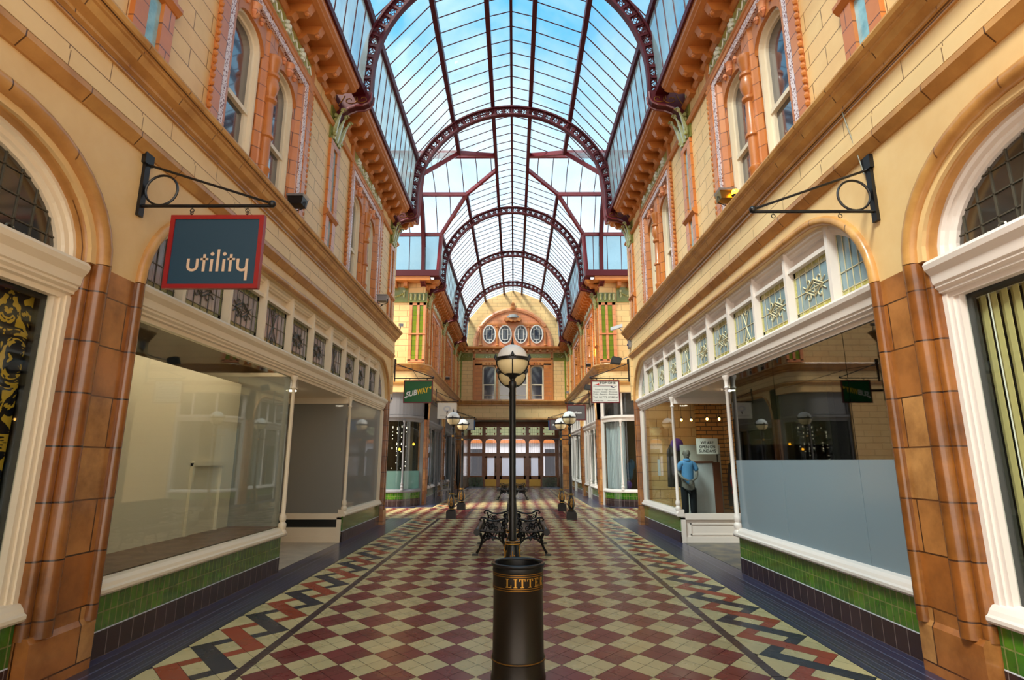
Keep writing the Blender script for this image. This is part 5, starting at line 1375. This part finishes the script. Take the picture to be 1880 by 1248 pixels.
simple_sign(2.36, 3.18, 3.36, 4.04, 24.3, 'dark_red_frame', 'grey_board', 'grey sign with white lettering, nearer of two on the right', 'Rohan', .14)
simple_sign(2.02, 2.84, 3.28, 3.90, 31.0, 'dark_red_frame', 'grey_board', 'grey sign with white lettering, farther of two on the right', 'Rohan', .14)
a_ = simple_sign(-3.27, -2.43, 3.43, 4.12, 24.3, 'off_white', 'off_white', 'cream sign with pale round emblem, nearer of two on the left')
b_ = simple_sign(-3.0, -2.16, 3.33, 3.91, 31.0, 'off_white', 'off_white', 'cream sign with pale round emblem, farther of two on the left')
for sg, x, z, y in ((a_, -2.85, 3.86, 24.3), (b_, -2.58, 3.68, 31.0)):
    m = MB(); rr = random.Random(4)
    for k in range(9):
        a = k*2*PI/9; n = 8; cx, cz = x+.13*math.cos(a), z+.1*math.sin(a)
        m.prism([(cx+.05*math.cos(2*PI*i/n), cz+.04*math.sin(2*PI*i/n)) for i in range(n)], 'y', y-.016, y-.0125)
    m.build('emblem', M['screen_grey'], sg)
    m = MB(); m.box(x-.02, x+.01, y-.016, y-.0125, z-.24, z-.1); m.box(x+.0, x+.05, y-.016, y-.0125, z-.16, z-.1); m.build('figure', M['black'], sg)
    m = MB(); m.box(x-.3, x+.3, y-.016, y-.0125, z-.31, z-.3); m.box(x-.2, x+.2, y-.016, y-.0125, z-.36, z-.35); m.build('caption_lines', M['mid_grey'], sg)
simple_sign(-2.95, -2.24, 3.42, 4.0, 33.3, 'blue_board', 'blue_board', 'blue sign at the far left, last before the doors')
simple_sign(2.1, 2.85, 3.42, 4.0, 33.3, 'blue_board', 'blue_board', 'blue sign at the far right, last before the doors')

# ------------------------------------------------------------------ floodlights, cameras, alarm boxes
def flood(x, y, z, s, label, mt='iron', lit=False, sz=.2):
    t = empty('floodlight', (x, y, z), label, 'floodlight')
    m = MB(); m.prism([(x-sz*.6, z+sz*.25), (x+sz*.6, z+sz*.25), (x+sz*.5, z-sz*.35), (x-sz*.5, z-sz*.35)], 'y', y-sz*.5, y+sz*.5); m.build('housing', M[mt], t)
    m = MB(); m.prism([(x-sz*.66, z+sz*.42), (x+sz*.66, z+sz*.42), (x+sz*.6, z+sz*.25), (x-sz*.6, z+sz*.25)], 'y', y-sz*.56, y+sz*.56); m.build('front_rim', M['steel'], t)
    m = MB(); m.box(x-sz*.56, x+sz*.56, y-sz*.48, y+sz*.48, z+sz*.42, z+sz*.43); m.build('lens', M['amber_lamp' if lit else 'dark_glass'], t)
    m = MB(); m.tube([(x-sz*.6, y, z), (x-sz*.6, y, z-sz*.5), (x, y, z-sz*.75), (x+sz*.6, y, z-sz*.5), (x+sz*.6, y, z)], .009, 5); m.tube([(x, y, z-sz*.75), (x+s*.05, y, 5.28)], .014, 6); m.build('yoke', M['iron'], t)
    return t
flood(-3.2, 7.75, 5.47, -1, 'black floodlight with amber lens on the near left cornice')
flood(-3.1, 12.9, 5.47, -1, 'grey floodlight on the left cornice just before the crossing', 'steel')
flood(3.2, 7.6, 5.47, 1, 'brassy floodlight with lit amber lamp on the near right cornice', 'brass')
m_ = MB(); m_.sphere((3.27, 7.42, 5.44), .055, 10, 8); 
tl = empty('amber_spotlight', (3.27, 7.42, 5.4), 'small glowing amber spotlight beside the brassy floodlight', 'spotlight'); m_.build('lamp', M['amber_lamp'], tl, smooth=True)
m_ = MB(); m_.lathe([(.03, 5.3), (.04, 5.32), (.035, 5.36), (.06, 5.4)], (3.27, 7.42, 0), 8); m_.build('holder', M['iron'], tl)
def cctv(x, y, z, dx, dy, label, mt):
    t = empty('security_camera', (x, y, z), label, 'security camera')
    d = Vector((dx, dy, .0)).normalized(); n = Vector((-d.y, d.x, 0)); L = .34
    def q(a, b, c): p = Vector((x, y, z))+d*a+n*b; return (p.x, p.y, z+c)
    m = MB(); vs = [q(a, b, c-(a*.25)) for a in (0, L) for b, c in ((-.05, -.04), (.05, -.04), (.05, .05), (-.05, .05))]
    m.add(vs, [(0, 1, 2, 3), (4, 5, 6, 7), (0, 1, 5, 4), (1, 2, 6, 5), (2, 3, 7, 6), (3, 0, 4, 7)]); m.build('housing', M[mt], t)
    m = MB(); m.tube([q(.1, 0, -.04), q(.02, 0, -.16), q(-.12, 0, -.2)], .014, 6); m.build('arm', M['steel'], t)
    return t
cctv(3.2, 15.62, 5.46, -.75, .2, 'white tubular security camera on the right cornice corner', 'screen_grey')
cctv(-3.2, 15.5, 5.46, .3, -.9, 'small grey security camera on the left cornice corner', 'steel')
def sbox(name, x, y, z, w, h, d, mt, label, cat):
    m = MB(); b = .2
    m.prism([(y-w/2, z-h/2+h*b), (y-w/2+w*b, z-h/2), (y+w/2-w*b, z-h/2), (y+w/2, z-h/2+h*b), (y+w/2, z+h/2-h*b), (y+w/2-w*b, z+h/2), (y-w/2+w*b, z+h/2), (y-w/2, z+h/2-h*b)], 'x', x, x+d)
    t = empty(name, (x, y, z-h/2), label, cat); m.build('case', M[mt], t)
    m = MB(); m.sphere((x+(d if x < 0 else 0), y, z), min(w, h)*.22, 8, 5); m.build('lens', M['navy'], t)
    return t
sbox('alarm_box', 3.28, 15.35, 4.84, .16, .24, .08, 'steel', 'round blue and white alarm box on the right fascia corner', 'alarm box')
sbox('junction_box', -3.42, 15.5, 3.35, .14, .24, .06, 'off_white', 'small white box on the left pier by the crossing', 'junction box')
for x, y, z, lb, sx in ((3.15, 16.6, 4.62, 'black speaker hung at the right corner of the crossing', 1), (3.12, 22.9, 4.62, 'black speaker above the grey sign on the right', 1), (3.08, 29.6, 4.6, 'small black speaker far along the right fascia', 1)):
    t = empty('speaker', (x, y, z), lb, 'speaker')
    m = MB(); m.prism([(x-.17, z-.09), (x+.12, z-.13), (x+.17, z+.06), (x-.1, z+.12)], 'y', y-.1, y+.1); m.build('cabinet', M['black'], t)
    m = MB(); m.prism([(x-.15, z-.075), (x+.11, z-.11), (x+.15, z+.05), (x-.09, z+.1)], 'y', y-.108, y-.1); m.build('grille', M['dark_grey'], t)
    m = MB(); m.tube([(x+.12, y, z), (x+.3, y if y > 17 else y-.5, z+.02), (3.4, y if y > 17 else 15.62, z+.05)], .012, 5); m.build('arm', M['steel'], t)
for i, (x, y, z) in enumerate(((-3.06, 26.0, 5.45), (3.1, 22.4, 5.45), (3.1, 31.6, 5.45))):
    flood(x, y, z, 1 if x > 0 else -1, ['small dark floodlight on the far left cornice', 'small dark floodlight on the far right cornice, below the amber-lit wall', 'small grey floodlight at the far right end of the cornice'][i], ['iron', 'iron', 'steel'][i], lit=(i == 1), sz=.16)
al = bpy.data.lights.new('amber_floodlight_beam', 'SPOT'); al.energy = 130; al.color = (1, .5, .08); al.spot_size = math.radians(70); al.spot_blend = .8; al.shadow_soft_size = .05
ao = bpy.data.objects.new('amber_floodlight_beam', al); COL.objects.link(ao); ao.location = (3.12, 22.42, 5.62); ao.rotation_euler = Vector((.28, .35, .9)).to_track_quat('-Z', 'Y').to_euler()
# tension cable and loose wires
m = MB(); m.tube([(-3.36, 15.66, 4.1)]+[(-3.36+6.72*i/20, 15.8+5*i/20*0, 4.33-.25*math.sin(PI*i/20)*0) for i in range(0, 1)]+[(-3.0, 16.5, 4.35), (-3.42, 21.5, 4.4)], .008, 5); m.build('loose_cable', M['black'], None, label='thin black cable sagging across the left crossing mouth', cat='cable')
m = MB(); m.tube([(3.3, 4.95, 5.3), (3.33, 4.9, 4.9), (3.36, 4.86, 4.6), (3.38, 4.82, 4.3)], .006, 5); m.build('loose_cable', M['lead'], None, label='thin grey cable dropping over the right fascia to the empty bracket', cat='cable')

# ------------------------------------------------------------------ clothing display on the right
mn = empty('mannequin', (3.93, 12.75, .42), 'grey mannequin in a pale blue polo shirt and dark trousers, hands together', 'mannequin')
ox, oy, oz = 3.93, 12.75, .42
def skin(name, verts, edges, radii, mt, par, levels=2):
    me = bpy.data.meshes.new(name); me.from_pydata([(ox+a, oy+b, oz+c) for a, b, c in verts] if False else verts, edges, []); o = bpy.data.objects.new(name, me); COL.objects.link(o)
    md_ = o.modifiers.new('skin', 'SKIN')
    for i, r in enumerate(radii): me.skin_vertices[0].data[i].radius = r if isinstance(r, tuple) else (r, r)
    me.skin_vertices[0].data[0].use_root = True
    sb = o.modifiers.new('sub', 'SUBSURF'); sb.levels = levels; sb.render_levels = levels
    bpy.context.view_layer.update()
    dg = bpy.context.evaluated_depsgraph_get(); m2_ = bpy.data.meshes.new_from_object(o.evaluated_get(dg)); bpy.data.objects.remove(o)
    vs = [tuple(v.co) for v in m2_.vertices]; fs = [tuple(p.vertices) for p in m2_.polygons]; bpy.data.meshes.remove(m2_)
    m = MB(); m.add([(ox+a, oy+b, oz+c) for a, b, c in vs], fs); return m.build(name, M[mt], par, smooth=True)
H = 1.0
def arm_chain(s):   # shoulder to clasped hands
    return [(s*.16, 0, 1.17), (s*.215, .0, .98), (s*.15, -.12, .86), (s*.035, -.185, .80)]
V = [(0, 0, .72), (0, 0, .9), (0, .01, 1.1), (0, .01, 1.21), (0, .0, 1.27), (0, -.015, 1.33), (0, -.01, 1.42), (0, 0, 1.48)]
Ed = [(0, 1), (1, 2), (2, 3), (3, 4), (4, 5), (5, 6), (6, 7)]
Rd = [(.13, .095), (.12, .085), (.15, .09), (.09, .06), (.045, .045), (.07, .08), (.088, .1), (.06, .07)]
for s_ in (-1, 1):
    b = len(V); V += arm_chain(s_); Ed += [(3, b), (b, b+1), (b+1, b+2), (b+2, b+3)]; Rd += [.045, .034, .028, .02]
    b = len(V); V += [(s_*.08, 0, .62), (s_*.085, -.0, .36), (s_*.09, .02, .1), (s_*.09, 0, .04), (s_*.095, -.12, .02)]; Ed += [(0, b), (b, b+1), (b+1, b+2), (b+2, b+3), (b+3, b+4)]; Rd += [.08, .055, .04, .035, (.035, .025)]
body = skin('body', V, Ed, Rd, 'skin_grey', mn)
m = MB()
for s_ in (-1, 1):
    for k in range(4): m.tube([(ox+s_*.03, oy-.2, oz+.80-.012*k), (ox-s_*.01, oy-.225, oz+.78-.014*k), (ox-s_*.04, oy-.215, oz+.76-.016*k)], [.011, .01, .007], 6)
    m.tube([(ox+s_*.03, oy-.2, oz+.81), (ox+s_*.015, oy-.225, oz+.82), (ox-s_*.005, oy-.23, oz+.81)], [.012, .01, .007], 6)
m.build('fingers', M['skin_grey'], mn, smooth=True)
m = MB(); m.tube([(ox, oy-.07, oz+1.395), (ox, oy-.105, oz+1.37), (ox, oy-.09, oz+1.35)], [.012, .018, .01], 6)
for s_ in (-1, 1): m.sphere((ox+s_*.03, oy-.078, oz+1.4), .012, 6, 4); m.sphere((ox+s_*.082, oy, oz+1.385), .02, 6, 5, sx=.5, sz=1.4)
m.tube([(ox-.025, oy-.083, oz+1.325), (ox, oy-.092, oz+1.323), (ox+.025, oy-.083, oz+1.325)], .007, 5); m.build('face', M['skin_grey'], mn, smooth=True)
V = [(0, 0, .66), (0, 0, .9), (0, .01, 1.1), (0, .01, 1.2)]; Ed = [(0, 1), (1, 2), (2, 3)]; Rd = [(.145, .115), (.135, .105), (.155, .11), (.09, .075)]
for s_ in (-1, 1): b = len(V); V += [(s_*.155, 0, 1.16), (s_*.215, 0, 1.0)]; Ed += [(3, b), (b, b+1)]; Rd += [.065, .058]
skin('polo_shirt', V, Ed, Rd, 'polo_blue', mn)
m = MB(); m.lathe([(.06, 1.22), (.085, 1.24), (.075, 1.265), (.055, 1.28)], (ox, oy, oz), 14, caps=False); m.build('collar', M['polo_blue'], mn)
V = [(0, 0, .7)]; Ed = []; Rd = [(.15, .115)]
for s_ in (-1, 1): b = len(V); V += [(s_*.09, 0, .6), (s_*.09, 0, .34), (s_*.09, .01, .06)]; Ed += [(0, b), (b, b+1), (b+1, b+2)]; Rd += [.095, .08, .075]
skin('trousers', V, Ed, Rd, 'trousers', mn)
t = empty('display_board', (4.4, 13.2, .4), 'tall white display board with brown edge standing behind the mannequin', 'display board')
m = MB(); m.box(4.05, 4.62, 13.1, 13.14, .4, 1.62); m.build('panel', M['screen_grey'], t); m = MB(); m.box(4.62, 4.78, 13.06, 13.5, .4, 1.62); m.box(4.03, 4.64, 13.08, 13.16, 1.6, 1.64); m.build('brown_edge', M['panel_brown'], t)
m = MB(); m.box(4.05, 5.0, 13.6, 13.63, .4, 2.02); m.build('partition_panel', M['cardboard'], None, label='cream partition panel behind the white display board', cat='panel')
nt_ = empty('window_notice', (4.2, 12.13, 1.79), 'white card notice in black capitals behind the display glass', 'notice')
m = MB(); m.box(3.97, 4.43, 12.125, 12.13, 1.79, 2.12); m.build('card', M['paper'], nt_)
m = MB()
for k, tx in enumerate(('WE ARE', 'OPEN ON', 'SUNDAYS')): put_text(m, tx, .085, 4.2, 12.125, 2.0-.088*k, width=[.28, .34, .36][k], bold=.002)
m.build('lettering', M['black'], nt_)
m = MB(); m.box(3.585, 3.59, 13.75, 13.98, 1.3, 1.68); o = m.build('paper_notice', M['paper'], None, label='small white sheet stuck low inside the glass by the far right pier', cat='notice')
m = MB(); m.box(5.6, 5.7, 13.2, 15.25, .4, 3.3); m.box(4.9, 6.9, 14.9, 15.0, .4, 3.3); m.build('brick_display_wall', M['brick_yellow'], None, label='yellow brick wall inside the clothing display window', cat='wall', kind='structure')
hd = empty('hooded_sweatshirt', (4.25, 14.6, .9), 'purple and dark hooded top hanging in the side of the clothing display', 'clothing')
m = MB(); m.prism([(4.0, 1.0), (4.5, 1.0), (4.48, 1.9), (4.35, 2.12), (4.15, 2.12), (4.02, 1.9)], 'y', 14.5, 14.7); m.build('jumper', M['room_dark'], hd); m = MB(); m.sphere((4.25, 14.55, 2.05), .17, 10, 7); m.build('hood', M['cloth_purple'], hd, smooth=True)
rl = empty('clothes_rail', (4.95, 12.9, .4), 'dark clothes rail with a red garment at the edge of the display', 'clothes rail')
m = MB(); m.tube([(4.85, 12.6, .4), (4.85, 12.6, 1.8), (4.85, 13.4, 1.8), (4.85, 13.4, .4)], .015, 6); m.build('rail', M['black'], rl)
m = MB(); m.prism([(12.65, .7), (13.0, .65), (12.98, 1.3), (12.85, 1.6), (12.7, 1.3)], 'x', 4.9, 4.98); m.build('black_coat', M['black'], rl)
m = MB(); m.tube([(4.86, 12.58, 1.35), (4.83, 12.56, 1.2), (4.87, 12.55, 1.05), (4.84, 12.56, .95)], .035, 6); m.build('red_scarf', M['cloth_red'], rl, smooth=True)
for k, (x, y) in enumerate(((4.25, 12.5), (4.45, 12.62))):
    m = MB(); m.sphere((x, y, .47), .13, 10, 6, sz=.45); m.sphere((x+.1, y+.02, .45), .1, 8, 5, sz=.4); m.build('folded_cloth', M['cardboard'], None, label=['crumpled cream cloth at the mannequin\'s feet, nearer', 'crumpled cream cloth behind the first one on the display floor'][k], cat='cloth')
for k, (x, y) in enumerate(((4.3, 14.2), (4.55, 14.2), (4.85, 13.9), (5.15, 13.9))):
    t = empty('pendant_lamp', (x, y, 2.72), '%s of four glowing pendant bulbs above the mannequin display' % ['leftmost', 'second from left', 'third from left', 'rightmost'][k], 'lamp')
    m = MB(); m.sphere((x, y, 2.66), .03, 8, 6); m.build('bulb', M['bulb'], t); m = MB(); m.tube([(x, y, 2.69), (x, y, 3.33)], .005, 4); m.lathe([(.03, 2.69), (.02, 2.74)], (x, y, 0), 8); m.build('cord', M['black'], t)

# ------------------------------------------------------------------ cafe chairs and folded parasol on the left
def chair():
    t = empty('cafe_chair', (0, 0, 0), 'grey metal cafe chair beside the far left lamp posts', 'chair', 'metal cafe chairs outside the far left shopfront')
    m = MB(); m.prism([(-.2, -.2), (.2, -.2), (.18, .2), (-.18, .2)], 'z', .44, .46); m.build('seat', M['steel'], t)
    for x, y in ((-.18, -.18), (.18, -.18)): m = MB(); m.tube([(x, y, 0), (x, y, .44)], .014, 6); m.build('leg', M['steel'], t)
    for x in (-.17, .17): m = MB(); m.tube([(x, .22, 0), (x, .18, .45), (x, .24, .85)], .014, 6); m.build('leg', M['steel'], t)
    for z in (.6, .7, .8): m = MB(); m.tube([(-.17, .2+.1*(z-.45), z), (0, .24+.1*(z-.45), z), (.17, .2+.1*(z-.45), z)], .016, 5); m.build('back_slat', M['steel'], t)
    return t
c0 = chair(); c0.location = (-2.9, 23.6, 0); c0.rotation_euler = (0, 0, -.6)
c0['label'] = 'grey metal cafe chair nearest the left lamp posts'
dup(c0, (-2.85, 24.6, 0), 1.9, 'grey metal cafe chair second in line beyond the left lamp posts')
dup(c0, (-2.95, 25.7, 0), 2.4, 'grey metal cafe chair farthest along the left shopfronts')
pa = empty('folded_parasol', (-2.6, 27.2, 0), 'tall dark folded parasol among the cafe chairs on the left', 'parasol')
m = MB(); m.lathe([(.2, 0), (.2, .05), (.03, .07), (.03, .3)], (-2.6, 27.2, 0), 12); m.build('base', M['black'], pa)
m = MB(); m.lathe([(.02, .3), (.09, .7), (.08, 1.2), (.05, 1.9), (.02, 2.1), (.01, 2.2)], (-2.6, 27.2, 0), 10); m.build('furled_canopy', M['black'], pa, smooth=True)

# ------------------------------------------------------------------ fill lights added inside the shops
for s_, q in ((-1, 'left'), (1, 'right')):
    t = empty('downlight', (s_*4.2, 10.6, 2.97), 'round downlight in the ceiling of the near %s entry recess' % q, 'ceiling light')  # glowing disc added to brighten the dark entry recess
    m = MB(); m.lathe([(.1, 2.965), (.11, 2.97), (.11, 2.99)], (s_*4.2, 10.6, 0), 16); m.build('trim_ring', M['white_paint'], t)
    m = MB(); m.lathe([(.09, 2.955), (.09, 2.964)], (s_*4.2, 10.6, 0), 16)
    fill_disc = (m, t)
    mat('downlight_lens_'+q, (255, 246, 230), .5, emit=(255, 240, 214), estr=45); m.build('lens', M['downlight_lens_'+q], t)

mat('lamp_panel', (255, 246, 230), .5, emit=(255, 240, 214), estr=7)  # glow of panels added above the displays to brighten them, kept out of view
for x, y0, y1, z, lb in ((-3.82, 5.3, 8.7, 3.25, 'flat white display light hidden above the empty left window'), (3.95, 12.5, 15.0, 3.27, 'flat white ceiling light above the mannequin display'),
                          (-3.9, 12.9, 14.8, 3.25, 'flat white ceiling light behind the grey left window'),):
    t = empty('ceiling_light', (x, (y0+y1)/2, z), lb, 'ceiling light')
    w_ = .05 if z < 3 else .12
    m = MB(); m.box(x-w_, x+w_, y0, y1, z, z+.04); m.build('casing', M['white_paint'], t)
    m = MB(); m.box(x-w_+.01, x+w_-.01, y0+.02, y1-.02, z-.01, z); m.build('diffuser', M['lamp_panel'], t)
